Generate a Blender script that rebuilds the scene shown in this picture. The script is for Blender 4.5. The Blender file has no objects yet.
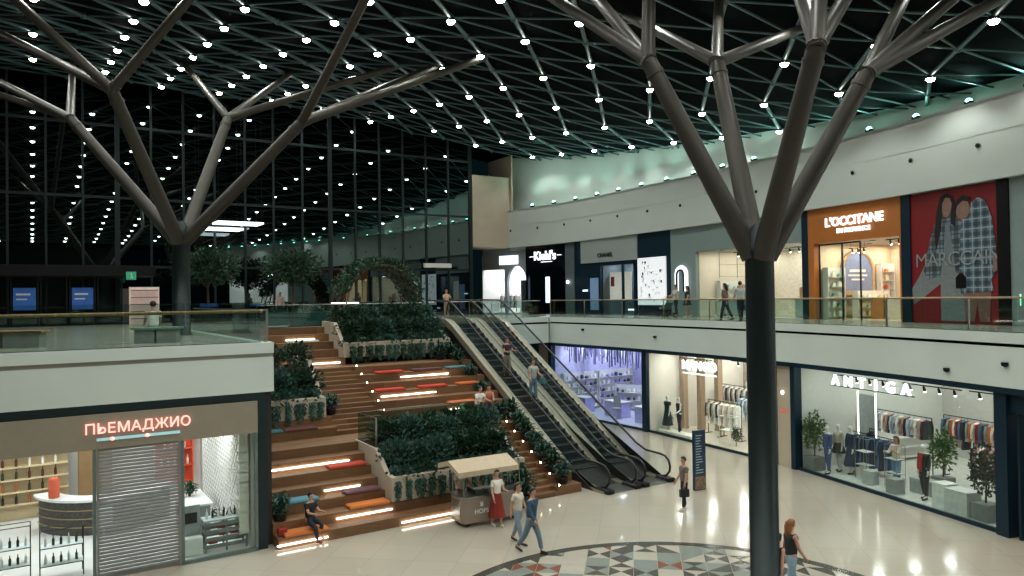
import bpy, bmesh, math, random
from math import sin, cos, pi, radians, hypot, atan2, tan, exp, log, sqrt
from mathutils import Vector, Matrix
random.seed(7)
COL = bpy.context.scene.collection
# ------------------------------------------------------------------ places
CAM_Z = 7.0                     # the photographer stands on the upper floor
UF = 5.8                        # height of the upper floor
A = radians(33.0)               # direction of the stairs and of the glass wall
US = (cos(A), sin(A)); VS = (-sin(A), cos(A))
def xy(u, v): return (u*US[0]+v*VS[0], u*US[1]+v*VS[1])
def spline(P, n=24):
    out = []
    Q = [(2*P[0][0]-P[1][0], 2*P[0][1]-P[1][1])]+P+[(2*P[-1][0]-P[-2][0], 2*P[-1][1]-P[-2][1])]
    for i in range(1, len(Q)-2):
        p0, p1, p2, p3 = Q[i-1:i+3]
        for k in range(n):
            t = k/n
            out.append(tuple(.5*(2*p1[j]+(p2[j]-p0[j])*t+(2*p0[j]-5*p1[j]+4*p2[j]-p3[j])*t*t+(3*p1[j]-p0[j]-3*p2[j]+p3[j])*t**3) for j in (0, 1)))
    out.append(P[-1]); return out
class Curve:
    def __init__(s, P):
        s.p = spline(P); s.s = [0]
        for a, b in zip(s.p, s.p[1:]): s.s.append(s.s[-1]+hypot(b[0]-a[0], b[1]-a[1]))
    def at(s, d, off=0):
        i = 0
        while i < len(s.s)-2 and s.s[i+1] < d: i += 1
        a, b = s.p[i], s.p[i+1]; L = s.s[i+1]-s.s[i]; t = (d-s.s[i])/L
        dx, dy = (b[0]-a[0])/L, (b[1]-a[1])/L
        return (a[0]+dx*L*t-dy*off, a[1]+dy*L*t+dx*off, atan2(dy, dx))   # off > 0: away from the atrium
# edge of the upper gallery / front of the ground floor shops, and front of the upper shops
CE = Curve([(-1.5, 50), (2.3, 44.8), (6.6, 38.3), (9.9, 32.2), (12.3, 26.2), (13.9, 20.8), (15.1, 15.5), (15.9, 9.5), (16.2, 3), (15.5, -6)])
CL = Curve([(-3.06, 60.5), (0, 58.3), (4.3, 53.3), (7.9, 47.3), (11.2, 41.2), (14.9, 33.2), (17.4, 25.8), (19.0, 18), (19.8, 9.5), (20.1, 2), (19.3, -8)])
def roof_z(x, y):
    u = x*US[0]+y*US[1]; v = x*VS[0]+y*VS[1]
    z = 17.75-.11*max(0, u-16)+.11*(v-30)
    return z+.35*log(1+exp(min(60, (14.4-z)/.35)))

# ------------------------------------------------------------------ materials
def lin(h):
    if isinstance(h, str):
        h = h.lstrip('#'); c = [int(h[i:i+2], 16)/255 for i in (0, 2, 4)]
        return [x/12.92 if x <= .04045 else ((x+.055)/1.055)**2.4 for x in c]
    return list(h)
MC = {}
def mat(name, col, rough=.6, metal=0, emit=0, ecol=None, var=.12, scale=6, coat=0, spec=.5, bump=0, stretch=None):
    if name in MC: return MC[name]
    m = bpy.data.materials.new(name); m.use_nodes = True; n = m.node_tree.nodes; l = m.node_tree.links
    b = n['Principled BSDF']; c = lin(col)
    b.inputs['Roughness'].default_value = rough; b.inputs['Metallic'].default_value = metal
    b.inputs['Specular IOR Level'].default_value = spec; b.inputs['Coat Weight'].default_value = coat
    tc = n.new('ShaderNodeTexCoord'); no = n.new('ShaderNodeTexNoise'); no.inputs['Scale'].default_value = scale
    no.inputs['Detail'].default_value = 3
    if stretch:
        mp = n.new('ShaderNodeMapping'); mp.inputs['Scale'].default_value = stretch
        l.new(tc.outputs['Object'], mp.inputs[0]); l.new(mp.outputs[0], no.inputs['Vector'])
    else: l.new(tc.outputs['Object'], no.inputs['Vector'])
    r = n.new('ShaderNodeValToRGB'); r.color_ramp.elements[0].position = .3; r.color_ramp.elements[1].position = .7
    r.color_ramp.elements[0].color = [x*(1-var) for x in c]+[1]; r.color_ramp.elements[1].color = [min(1, x*(1+var)) for x in c]+[1]
    l.new(no.outputs['Fac'], r.inputs[0]); l.new(r.outputs[0], b.inputs['Base Color'])
    if bump:
        bp = n.new('ShaderNodeBump'); bp.inputs['Strength'].default_value = bump; bp.inputs['Distance'].default_value = .02
        l.new(no.outputs['Fac'], bp.inputs['Height']); l.new(bp.outputs[0], b.inputs['Normal'])
    if emit:
        b.inputs['Emission Color'].default_value = lin(ecol or col)+[1]; b.inputs['Emission Strength'].default_value = emit
    MC[name] = m; return m
def glass(name, tint, base=.05, ior=1.5, rough=.0, refl=(1, 1, 1)):
    if name in MC: return MC[name]
    m = bpy.data.materials.new(name); m.use_nodes = True; n = m.node_tree.nodes; l = m.node_tree.links
    n.remove(n['Principled BSDF']); out = n['Material Output']
    t = n.new('ShaderNodeBsdfTransparent'); t.inputs[0].default_value = lin(tint)+[1]
    g = n.new('ShaderNodeBsdfGlossy'); g.inputs['Roughness'].default_value = rough; g.inputs[0].default_value = list(refl)+[1]
    f0 = ((ior-1)/(ior+1))**2+base
    lw = n.new('ShaderNodeLayerWeight'); lw.inputs['Blend'].default_value = .5
    f = n.new('ShaderNodeMath'); f.operation = 'POWER'; f.inputs[1].default_value = 5; l.new(lw.outputs['Facing'], f.inputs[0])
    a = n.new('ShaderNodeMath'); a.operation = 'MULTIPLY_ADD'; a.use_clamp = True; a.inputs[1].default_value = 1-f0; a.inputs[2].default_value = f0
    mx = n.new('ShaderNodeMixShader')
    l.new(f.outputs[0], a.inputs[0]); l.new(a.outputs[0], mx.inputs[0]); l.new(t.outputs[0], mx.inputs[1]); l.new(g.outputs[0], mx.inputs[2])
    l.new(mx.outputs[0], out.inputs[0]); MC[name] = m; return m
def wood(name, c1, c2, sc=(1.2, 14, 14), rough=.62):
    if name in MC: return MC[name]
    m = mat(name, c1, rough, scale=1.6, var=.25, stretch=sc)
    n = m.node_tree.nodes; l = m.node_tree.links
    br = n.new('ShaderNodeTexBrick'); br.inputs['Scale'].default_value = 1; br.inputs['Mortar Size'].default_value = .004
    br.inputs['Brick Width'].default_value = 2.2; br.inputs['Row Height'].default_value = .14
    br.inputs['Color1'].default_value = lin(c1)+[1]; br.inputs['Color2'].default_value = lin(c2)+[1]; br.inputs['Mortar'].default_value = [x*.35 for x in lin(c2)]+[1]
    tc = n['Texture Coordinate']; l.new(tc.outputs['Object'], br.inputs['Vector'])
    mx = n.new('ShaderNodeMix'); mx.data_type = 'RGBA'; mx.blend_type = 'MULTIPLY'; mx.inputs[0].default_value = .55
    b = n['Principled BSDF']; ramp = n['Color Ramp']
    ramp.color_ramp.elements[0].color = (.55, .5, .45, 1); ramp.color_ramp.elements[1].color = (1, 1, 1, 1)
    l.new(br.outputs[0], mx.inputs[6]); l.new(ramp.outputs[0], mx.inputs[7]); l.new(mx.outputs[2], b.inputs['Base Color'])
    return m
def leafmat(name, c1, c2):
    if name in MC: return MC[name]
    m = mat(name, c1, .5, scale=3, var=0, spec=.3); n = m.node_tree.nodes; r = n['Color Ramp']
    r.color_ramp.elements[0].color = lin(c1)+[1]; r.color_ramp.elements[1].color = lin(c2)+[1]; return m

# ------------------------------------------------------------------ mesh builder
class MB:
    def __init__(s): s.v = []; s.f = []; s.m = []; s.sm = []; s.mi = 0; s.T = Matrix()
    def add(s, vs, fs, smooth=False):
        o = len(s.v); s.v += [tuple(s.T @ Vector(p)) for p in vs]
        for f in fs: s.f.append(tuple(i+o for i in f)); s.m.append(s.mi); s.sm.append(smooth)
        return s
    def box(s, x0, x1, y0, y1, z0, z1, bev=0):
        if bev:
            b = min(bev, (x1-x0)/2.1, (y1-y0)/2.1, (z1-z0)/2.1); rings = []
            for z, d in ((z0, b), (z0+b, 0), (z1-b, 0), (z1, b)):
                rings.append([(x0+d+(b if not d else 0)*0, y0+d, z), (x1-d, y0+d, z), (x1-d, y1-d, z), (x0+d, y1-d, z)])
            vs = [p for r in rings for p in r]; fs = [(3, 2, 1, 0), (12, 13, 14, 15)]
            for k in range(3):
                for j in range(4):
                    a, c = k*4+j, k*4+(j+1) % 4; fs.append((a, c, c+4, a+4))
            return s.add(vs, fs)
        vs = [(x0, y0, z0), (x1, y0, z0), (x1, y1, z0), (x0, y1, z0), (x0, y0, z1), (x1, y0, z1), (x1, y1, z1), (x0, y1, z1)]
        return s.add(vs, [(0, 3, 2, 1), (4, 5, 6, 7), (0, 1, 5, 4), (1, 2, 6, 5), (2, 3, 7, 6), (3, 0, 4, 7)])
    def poly(s, pts, z0, z1):                       # extruded outline in the xy plane
        n = len(pts); vs = [(p[0], p[1], z0) for p in pts]+[(p[0], p[1], z1) for p in pts]
        return s.add(vs, [tuple(range(n-1, -1, -1)), tuple(range(n, 2*n))]+[(i, (i+1) % n, n+(i+1) % n, n+i) for i in range(n)])
    def polyx(s, pts, x0, x1):                      # outline in the yz plane, extruded along x
        n = len(pts); vs = [(x0, p[0], p[1]) for p in pts]+[(x1, p[0], p[1]) for p in pts]
        return s.add(vs, [tuple(range(n)), tuple(range(2*n-1, n-1, -1))]+[((i+1) % n, i, n+i, n+(i+1) % n) for i in range(n)])
    def polyy(s, pts, y0, y1):                      # outline in the xz plane, extruded along y
        n = len(pts); vs = [(p[0], y0, p[1]) for p in pts]+[(p[0], y1, p[1]) for p in pts]
        return s.add(vs, [tuple(range(n)), tuple(range(2*n-1, n-1, -1))]+[((i+1) % n, i, n+i, n+(i+1) % n) for i in range(n)])
    def tube(s, pts, r, n=8, cap=True, closed=False):
        P = [Vector(p) for p in pts]; N = len(P); rr = r if isinstance(r, (list, tuple)) else [r]*N
        vs = []; ref = None
        for i in range(N):
            a = P[i-1] if (i or closed) else P[i]; b = P[(i+1) % N] if (i < N-1 or closed) else P[i]
            d = (b-a); d = d.normalized() if d.length > 1e-9 else Vector((0, 0, 1))
            if ref is None: ref = d.orthogonal().normalized()
            ref = (ref-d*ref.dot(d)); ref = ref.normalized() if ref.length > 1e-6 else d.orthogonal().normalized()
            w = d.cross(ref)
            for k in range(n):
                t = 2*pi*k/n; q = P[i]+(ref*cos(t)+w*sin(t))*rr[i]; vs.append(tuple(q))
        fs = []
        for i in range(N if closed else N-1):
            j = (i+1) % N
            for k in range(n): fs.append((i*n+k, i*n+(k+1) % n, j*n+(k+1) % n, j*n+k))
        s.add(vs, fs, True)
        if cap and not closed: s.add(vs[:n], [tuple(range(n-1, -1, -1))]); s.add(vs[-n:], [tuple(range(n))])
        return s
    def lathe(s, prof, n=16, cx=0, cy=0, smooth=True, sx=1, sy=1):
        vs = []; 
        for r, z in prof:
            for k in range(n): t = 2*pi*k/n; vs.append((cx+r*cos(t)*sx, cy+r*sin(t)*sy, z))
        fs = [(i*n+k, i*n+(k+1) % n, (i+1)*n+(k+1) % n, (i+1)*n+k) for i in range(len(prof)-1) for k in range(n)]
        s.add(vs, fs, smooth)
        if prof[0][0] > 1e-4: s.add(vs[:n], [tuple(range(n-1, -1, -1))])
        if prof[-1][0] > 1e-4: s.add(vs[-n:], [tuple(range(n))])
        return s
    def ball(s, c, r, n=10, sx=1, sy=1, sz=1):
        T = s.T; s.T = T @ Matrix.Translation(c) @ Matrix.Diagonal((sx, sy, sz, 1))
        s.lathe([(max(1e-5, r*sin(pi*i/n)), -r*cos(pi*i/n)) for i in range(n+1)], n+2); s.T = T; return s
    def mesh(s, name, mats):
        me = bpy.data.meshes.new(name); me.from_pydata(s.v, [], s.f)
        for m in (mats if isinstance(mats, (list, tuple)) else [mats]): me.materials.append(m)
        me.polygons.foreach_set('material_index', s.m); me.polygons.foreach_set('use_smooth', s.sm)
        me.validate(); me.update(); return me
def link(name, me, parent=None, loc=(0, 0, 0), rz=0):
    o = bpy.data.objects.new(name, me); COL.objects.link(o); o.location = loc; o.rotation_euler = (0, 0, rz)
    if parent: o.parent = parent
    return o
def part(name, mb, mats, parent, label=None, loc=(0, 0, 0), rz=0):
    o = link(name, mb.mesh(name, mats), parent, loc, rz)
    if label: o['label'] = label
    return o
def tag(o, label, cat, group=None, kind=None):
    o['label'] = label; o['category'] = cat
    if group: o['group'] = group
    if kind: o['kind'] = kind
    return o
def thing(name, label, cat, loc, rz=0, group=None):
    o = bpy.data.objects.new(name, None); COL.objects.link(o); o.location = loc; o.rotation_euler = (0, 0, rz); o.empty_display_size = .2
    return tag(o, label, cat, group)
def solo(name, mb, mats, label, cat, loc=(0, 0, 0), rz=0, group=None, kind=None):
    return tag(link(name, mb.mesh(name, mats), None, loc, rz), label, cat, group, kind)
def struct(name, mb, mats, loc=(0, 0, 0), rz=0):
    o = link(name, mb.mesh(name, mats), None, loc, rz); o['kind'] = 'structure'; return o
def dup(o, loc, rz=None, label=None, group=None):
    def cp(a, p):
        c = a.copy(); COL.objects.link(c); c.parent = p
        for ch in a.children: cp(ch, c)
        return c
    c = cp(o, None); c.location = loc
    if rz is not None: c.rotation_euler = (0, 0, rz)
    if label: c['label'] = label
    if group: c['group'] = group
    return c
# frames: (x, y, z, rotation) on the stairs' grid, on the gallery edge, on the upper shop fronts
def fu(u, v, z=0, r=0): p = xy(u, v); return (p[0], p[1], z), A+r
def fc(s, off=0, z=0, r=0): p = CE.at(s, off); return (p[0], p[1], z), p[2]+r
def fl(s, off=0, z=0, r=0): p = CL.at(s, off); return (p[0], p[1], z), p[2]+r
def chord(curve, s0, s1, off=0):
    a = curve.at(s0, off); b = curve.at(s1, off); return (a[0], a[1]), atan2(b[1]-a[1], b[0]-a[0]), hypot(b[0]-a[0], b[1]-a[1])
def loc_on(o, ang, x, y, z=0): return (o[0]+cos(ang)*x-sin(ang)*y, o[1]+sin(ang)*x+cos(ang)*y, z)
def text_mesh(txt, size, m, depth=.04, align='CENTER', spacing=1.0, offset=0.0):
    cu = bpy.data.curves.new('text', 'FONT'); cu.body = txt; cu.size = size; cu.extrude = depth/2; cu.align_x = align
    cu.space_character = spacing; cu.offset = offset; cu.resolution_u = 3
    o = bpy.data.objects.new('t', cu); COL.objects.link(o); dg = bpy.context.evaluated_depsgraph_get()
    me = bpy.data.meshes.new_from_object(o.evaluated_get(dg)); bpy.data.objects.remove(o)
    me.transform(Matrix.Rotation(pi/2, 4, 'X')); me.materials.clear(); me.materials.append(m); return me
def lamp(kind, loc, power, col='#fff4e6', size=.3, rot=None, parent=None, name='lamp_light', size_y=None, spot=None, blend=.6):
    key = (kind, power, col, size, size_y, spot)
    d = LD.get(key)
    if not d:
        d = bpy.data.lights.new(name, kind); d.energy = power; d.color = lin(col)
        if kind == 'AREA':
            d.size = size
            if size_y: d.shape = 'RECTANGLE'; d.size_y = size_y
        else: d.shadow_soft_size = size
        if kind == 'SPOT': d.spot_size = spot or 2.4; d.spot_blend = blend
        LD[key] = d
    o = bpy.data.objects.new(name, d); COL.objects.link(o); o.location = loc
    if rot: o.rotation_euler = rot
    if parent: o.parent = parent
    return o
LD = {}
# colours
M_white = mat('white_plaster_fascia', '#ccd6d0', .55, var=.03, scale=.6)
M_upw = mat('upper_wall_plaster', '#c4ccc6', .6, var=.03, scale=.5)
M_beige = mat('beige_stone_panel', '#b5a894', .6, var=.04, scale=1.2)
M_plant = mat('planter_concrete', '#b6aa98', .7, var=.05, scale=1.5)
M_navy = mat('navy_metal_frame', '#0b2a3a', .4, .3, var=.05)
M_black = mat('black_metal', '#0c0f10', .4, .4, var=.05)
M_dark = mat('dark_teal_metal', '#16282a', .45, .3, var=.08)
M_groove = mat('shadow_gap_black', '#040505', .9, var=.02, spec=.1)
M_steel = mat('brushed_steel', '#9a9c98', .3, .9, var=.05)
M_tree = mat('bronze_painted_steel', '#3d3a34', .48, .4, var=.08, scale=2)
M_rubber = mat('black_rubber', '#0b0c0c', .45, var=.05)
M_deck = mat('champagne_aluminium', '#9f9786', .35, .6, var=.04)
M_wood = wood('brown_wood_planks', '#84603e', '#6b4a2e')
M_oak = wood('handrail_oak', '#b98a5a', '#a87a4c')
M_wallw = mat('shop_white_wall', '#e4e0d8', .7, var=.03)
M_shopfl = mat('shop_floor_white', '#dcdad4', .15, var=.03, scale=1)
M_led = mat('led_strip_white', '#ffffff', emit=2.2, ecol='#fff6ea')
M_sign = mat('lit_sign_white', '#ffffff', emit=1.6, ecol='#f2f8ff')
M_pale = mat('pale_laminate', '#d8d8d2', .4, var=.03)
M_gwall = glass('curtain_wall_glass', '#3c5052', .13, 1.6, refl=(.75, .95, .95))
M_gshop = glass('shop_window_glass', '#f4faf8', .0, 1.35)
M_grail = glass('balustrade_glass', '#e2eeea', .02, 1.4)
def cm(h, rough=.8, **k): return mat('fabric_'+h.strip('#'), h, rough, **k)
# ================================================================== shell
# ground floor: one polished slab
def floor_material():
    m = mat('polished_porcelain_floor', '#b3ab9b', .13, var=.04, scale=.25, coat=.3)
    n = m.node_tree.nodes; l = m.node_tree.links
    br = n.new('ShaderNodeTexBrick'); br.offset = 0; br.inputs['Scale'].default_value = 1; br.inputs['Mortar Size'].default_value = .006
    br.inputs['Brick Width'].default_value = 1.2; br.inputs['Row Height'].default_value = 1.2
    br.inputs['Color1'].default_value = (1, 1, 1, 1); br.inputs['Color2'].default_value = (.94, .94, .94, 1); br.inputs['Mortar'].default_value = (.72, .7, .68, 1)
    l.new(n['Texture Coordinate'].outputs['Object'], br.inputs['Vector'])
    mx = n.new('ShaderNodeMix'); mx.data_type = 'RGBA'; mx.blend_type = 'MULTIPLY'; mx.inputs[0].default_value = 1
    l.new(n['Color Ramp'].outputs[0], mx.inputs[6]); l.new(br.outputs[0], mx.inputs[7]); l.new(mx.outputs[2], n['Principled BSDF'].inputs['Base Color'])
    return m
M_floor = floor_material()
b = MB(); b.box(-45, 45, -12, 70, -.3, 0); struct('floor', b, M_floor, rz=radians(-9.5))

# round mosaic inlay of triangles
def clip(poly, c, R, n=72):
    for k in range(n):
        a = 2*pi*k/n; nx, ny = cos(a), sin(a); out = []
        for i in range(len(poly)):
            p, q = poly[i], poly[(i+1) % len(poly)]
            dp = (p[0]-c[0])*nx+(p[1]-c[1])*ny-R; dq = (q[0]-c[0])*nx+(q[1]-c[1])*ny-R
            if dp <= 0: out.append(p)
            if dp*dq < 0: t = dp/(dp-dq); out.append((p[0]+(q[0]-p[0])*t, p[1]+(q[1]-p[1])*t))
        poly = out
        if len(poly) < 3: return None
    return poly
b = MB(); R0 = 5.6; cs = .62; rnd = random.Random(5)
for i in range(-10, 11):
    for j in range(-10, 11):
        x0, y0 = i*cs, j*cs; x1, y1 = x0+cs-.012, y0+cs-.012; c = [(x0, y0), (x1, y0), (x1, y1), (x0, y1)]; k = rnd.random()
        mid = ((x0+x1)/2, (y0+y1)/2); w = rnd.choice([0, 0, 0, 1, 1])
        if k < .30: tr = [(c, w)]
        elif k < .62:
            s = rnd.randrange(4); c = c[s:]+c[:s]; d = rnd.choice([2, 2, 2, 3, 1, 1, 1]); tr = [([c[0], c[1], c[2]], w), ([c[0], c[2], c[3]], d)]
        else:
            s = rnd.randrange(2); c = c[s:]+c[:s]; d = rnd.choice([2, 2, 2, 2, 3]); tr = [([c[0], c[1], mid], d), ([c[1], c[2], mid], w), ([c[2], c[3], mid], d), ([c[3], c[0], mid], w)]
        for t, m_ in tr:
            q = clip(t, (0, 0), R0)
            if q: b.mi = m_; b.poly(q, .001, .006)
M_t = [mat('tile_cream', '#aaa496', .15, var=.05, scale=3), mat('tile_grey', '#7d827b', .15, var=.05, scale=3), mat('tile_charcoal', '#4a453e', .2, var=.08, scale=3), mat('tile_rust', '#7a4632', .2, var=.1, scale=3)]
o = struct('floor_mosaic', b, M_t, (3.65, 15.3, 0), radians(-9.5))
b = MB(); n = 96
for r0, r1 in ((5.6, 5.88),):
    vs = [(r*cos(2*pi*k/n), r*sin(2*pi*k/n), z) for (r, z) in ((r0, .001), (r0, .008), (r1, .008), (r1, .001)) for k in range(n)]
    b.add(vs, [(a*n+k, a*n+(k+1) % n, (a+1)*n+(k+1) % n, (a+1)*n+k) for a in range(3) for k in range(n)])
struct('floor_mosaic_border', b, mat('border_stone', '#3d3a35', .2, var=.06), (3.65, 15.3, 0))

# upper floor slabs (left block, back part, right gallery)
M_uf = mat('upper_floor_stone', '#9d9a8e', .22, var=.05, scale=.5)
b = MB(); b.box(-22, 5.8, 21.55, 49, 4.5, UF-.0); b.box(5.8, 11.3, 33.6, 49, 4.9, UF); b.box(11.3, 16.6, 33.6, 49, 4.9, UF); b.box(16.6, 20.9, 33.9, 49, 4.6, UF); b.box(20.9, 26.5, 36.4, 49, 4.6, UF)
struct('floor_upper_left', b, M_uf, rz=A)
def band(curve, s0, s1, o0, o1, z0, z1, step=.6, b=None, zf0=None, zf1=None):
    b = b or MB(); n = max(2, int((s1-s0)/step)); vs = []
    for k in range(n+1):
        s = s0+(s1-s0)*k/n; p = curve.at(s, o0); q = curve.at(s, o1)
        a0 = z0 if zf0 is None else zf0(*p[:2]); a1 = z1 if zf1 is None else zf1(*p[:2])
        vs += [(p[0], p[1], a0), (q[0], q[1], a0), (q[0], q[1], a1), (p[0], p[1], a1)]
    fs = [(3, 2, 1, 0), (n*4, n*4+1, n*4+2, n*4+3)]
    for k in range(n):
        for j in range(4): a = k*4+j; c = k*4+(j+1) % 4; fs.append((a, c, c+4, a+4))
    b.add(vs, fs); return b
SE0, SE1 = 5.2, 62.0
b = band(CE, SE0, SE1, .25, 6.6, 4.5, UF); b.poly([xy(26.6, 36.6), xy(26.0, 49), (4.2, 53.6), CL.at(16)[:2], (8.5, 44.5), CE.at(8.0, 1.2)[:2], xy(26.9, 36.6)], 4.55, UF-.002)
struct('floor_upper_gallery', b, M_uf)
# white fascias with a black shadow gap
def fascia_u(name, u0, u1, v, z0, d=.25):
    b = MB(); b.box(u0, u1, v-.03, v+d, UF-.27, UF+.03); b.box(u0, u1, v, v+d, z0, UF-.385)
    b.mi = 1; b.box(u0, u1, v+.08, v+d, UF-.385, UF-.27); struct(name, b, [M_white, M_groove], rz=A)
fascia_u('trim_fascia_left', -22, 5.8, 21.5, 4.43)
b = MB(); b.box(5.55, 5.83, 21.75, 33.6, 4.43, UF+.03); struct('trim_fascia_side', b, M_white, rz=A)
fascia_u('trim_fascia_back', 20.9, 26.15, 36.3, 4.28)
b = band(CE, SE0, SE1, -.03, .3, UF-.27, UF+.03); band(CE, SE0, SE1, 0, .3, 4.28, UF-.37, b=b); b.mi = 1; band(CE, SE0, SE1, .1, .3, UF-.37, UF-.27, b=b)
struct('trim_fascia_right', b, [M_white, M_groove])
b = band(CE, SE0, SE1, .02, .35, 4.1, 4.28); struct('trim_shop_header_right', b, M_navy)
b = MB(); b.box(-22, 5.6, 21.5, 21.75, 4.16, 4.43); b.box(5.32, 5.6, 21.5, 21.8, 0, 4.16); struct('trim_shop_header_left', b, M_dark, rz=A)
# ceilings under the gallery
b = band(CE, SE0, SE1, .35, 9.5, 4.3, 4.5); struct('ceiling_ground_right', b, M_wallw)
# upper curved wall: lower band, ledge, recessed upper band up to the roof
SL0, SL1 = 3.75, 66.0
b = band(CL, SL0, SL1, -.35, .6, 10.95, 13.85, zf1=None); band(CL, SL0, SL1, -.35, 1.6, 13.7, 13.86, b=b)
band(CL, SL0, SL1, -.37, -.33, 12.62, 12.64, b=b)
struct('wall_right_lower_band', b, M_upw)
b = band(CL, SL0-1.6, SL1, 1.2, 1.6, 13.8, 15, zf1=lambda x, y: roof_z(x, y)+.22); struct('wall_right_upper_band', b, M_upw)
b = band(CL, SL0-.2, SL1, .05, 7, 10.75, 10.95); struct('ceiling_upper_shops', b, M_upw)
b = MB(); b.box(28.25, 31.6, 48.85, 49.25, 10.95, 16.45); b.box(28.25, 31.7, 49.25, 52, 10.95, 11.1); b.box(31.62, 31.75, 48.6, 52.0, 13.7, 18.2)
struct('wall_back_panel', b, M_beige, rz=A)

# ------------------------------------------------------------------ roof
LINES = {-8: (-9.3, 17.0, 3.2), -7: (-6.2, 17.4, 3.2), -6: (-3.1, 17.6, 3.2), -5: (.1, 17.9, 3.15), -4: (3.3, 18.7, 3.15), -3: (6.3, 20.0, 3.3), -2: (9.35, 19.5, 3.3), -1: (12.5, 19.7, 3.3),
         0: (16.0, 20.1, 3.37), 1: (19.4, 20.3, 3.37), 2: (23.1, 20.6, 3.5), 3: (27.3, 21.3, 3.62), 4: (31.7, 20.2, 3.65), 5: (36.2, 20.0, 3.65)}
def rp(u, v, dz=0): x, y = xy(u, v); return (x, y, roof_z(x, y)+dz)
def node(k, t):
    i = t//2
    P0 = (LINES[i][0], LINES[i][1]+LINES[i][2]*(i+k))
    if t % 2 == 0: return P0
    P1 = (LINES[i+1][0], LINES[i+1][1]+LINES[i+1][2]*(i+1+k)); return ((P0[0]+P1[0])/2, (P0[1]+P1[1])/2)
b = MB(); ok = lambda q: -8 < q[1] < 49.3
for k in range(-16, 18):
    for t in range(-16, 10):
        p = node(k, t)
        if not ok(p): continue
        for kk, tt, r_ in ((k, t+1, .08), (k-1, t+1, .042), (k-1, t+2, .042)):
            if tt > 10: continue
            q = node(kk, tt)
            if ok(q): b.tube([rp(*p), rp(*q)], r_, 6 if r_ > .05 else 4, cap=False)
        b.ball(rp(*p), .14, 4)
M_lat = mat('dark_teal_lattice_steel', '#425f60', .45, .3, var=.06)
struct('ceiling_lattice', b, M_lat)
b = MB(); NU, NV = 26, 26
for i in range(NU):
    for j in range(NV):
        u0, u1 = -14+i*2.2, -14+(i+1)*2.2; v0, v1 = -18+j*2.8, -18+(j+1)*2.8
        b.add([rp(u0, v0, .2), rp(u1, v0, .2), rp(u1, v1, .2), rp(u0, v1, .2)], [(3, 2, 1, 0)])
struct('ceiling', b, mat('black_roof_deck', '#04090a', .9, 0, var=.2, scale=.4, spec=.03))

# ------------------------------------------------------------------ glass wall at the back
VG = 49.0
mull = [-20.0+1.83*k for k in range(0, 10)]
mull = [u for u in mull if u < -1.5]+[-1.1, .7, 2.5, 4.25, 6.05, 7.85, 9.65, 11.5, 13.3, 15.2, 17.1, 18.9, 20.7, 22.5, 24.35, 26.2, 28.1]
rows = [UF, 9.15, 13.2, 17.42]
wz = lambda u: roof_z(*xy(u, VG))+.2
b = MB()
for u in mull:
    w = .13 if abs(u-17.1) < .1 or abs(u-28.1) < .1 or abs(u-4.25) < .1 else .06
    b.box(u-w, u+w, VG-.12, VG+.2, UF, wz(u))
for z in rows[1:]: b.box(-20, 28.1, VG-.1, VG+.1, z-.07, z+.07)
struct('window_frame_back', b, mat('curtain_wall_frame', '#1c2a2b', .4, .4, var=.05), rz=A)
b = MB()
for a, c in zip(mull, mull[1:]):
    zz = rows+[wz((a+c)/2)]
    for z0, z1 in zip(zz, zz[1:]): b.box(a+.05, c-.05, VG-.02, VG+.01, z0+.05, z1-.05)
o = struct('window_1', b, M_gwall, rz=A)
# what stands in the dark outside: a paved forecourt and a low dark canopy over the entrance
b = MB(); b.box(-30, 45, 49.2, 75, UF-.4, UF-.05); struct('ground_outside', b, mat('night_paving', '#1a1e1e', .6), rz=A)
# end walls beyond the view
b = MB(); b.box(-22.3, -20, 20, 49, 0, 21); struct('wall_left', b, mat('dark_wall', '#1a2122', .6), rz=A)
b = MB(); b.box(-22, 9, -14, -13.6, 0, 19); b.box(-20, -19.6, -14, 20, 0, 20); struct('wall_front', b, mat('dark_wall_2', '#20292a', .6), rz=A)
b = MB(); b.box(5.8, 16.9, 33.75, 33.9, 0, 4.4); b.box(5.6, 5.8, 21.8, 33.7, 0, 4.5); b.box(20.6, 28.5, 41.0, 41.3, 0, 4.3)
struct('wall_under_stairs', b, mat('dark_wall_3', '#2a2622', .7), rz=A)
b = MB(); b.box(20.9, 26.6, 36.6, 41, 4.3, 4.45); struct('ceiling_ground_back', b, M_wallw, rz=A)
b = MB(); b.box(-.5, .5, 0, .6, 0, 4.28, .02); solo('square_pillar', b, M_beige, 'beige square pillar left of the purple lit shop, behind the escalators', 'pillar', *fc(5.35, .3))

# ------------------------------------------------------------------ stairs
def flight(b, u0, u1, v0, z0, n, rise, run, vend):
    for k in range(n): b.box(u0, u1, v0+run*k, vend, z0+rise*k, z0+rise*(k+1))
def stairs():
    b = MB(); UL, UR = 5.8, 16.6
    flight(b, UL, 14.55, 21.15, 0, 7, .3, .57, 26.3); flight(b, 15.55, UR, 21.15, 0, 7, .3, .57, 26.3)
    flight(b, UL, 9.3, 26.1, 2.1, 7, .3, .57, 33.6); flight(b, 11.3, 16.9, 26.1, 2.1, 7, .3, .57, 33.6)
    b.box(UL, 16.9, 26.3, 33.6, 1.8, 2.1)
    for k in range(5): b.box(UL, 11.45, 31+.62*k, 33.6, 4.2+.32*k, 4.52+.32*k)
    return b
struct('stairs_wood', stairs(), M_wood, rz=A)
# the walking flights have steps of half the height
b = MB(); flight(b, 14.55, 15.55, 21.15, 0, 14, .15, .285, 26.3); struct('stairs_walking_lower', b, M_wood, rz=A)
b = MB(); flight(b, 9.3, 11.3, 26.1, 2.1, 14, .15, .285, 33.6); struct('stairs_walking_upper', b, M_wood, rz=A)

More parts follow.
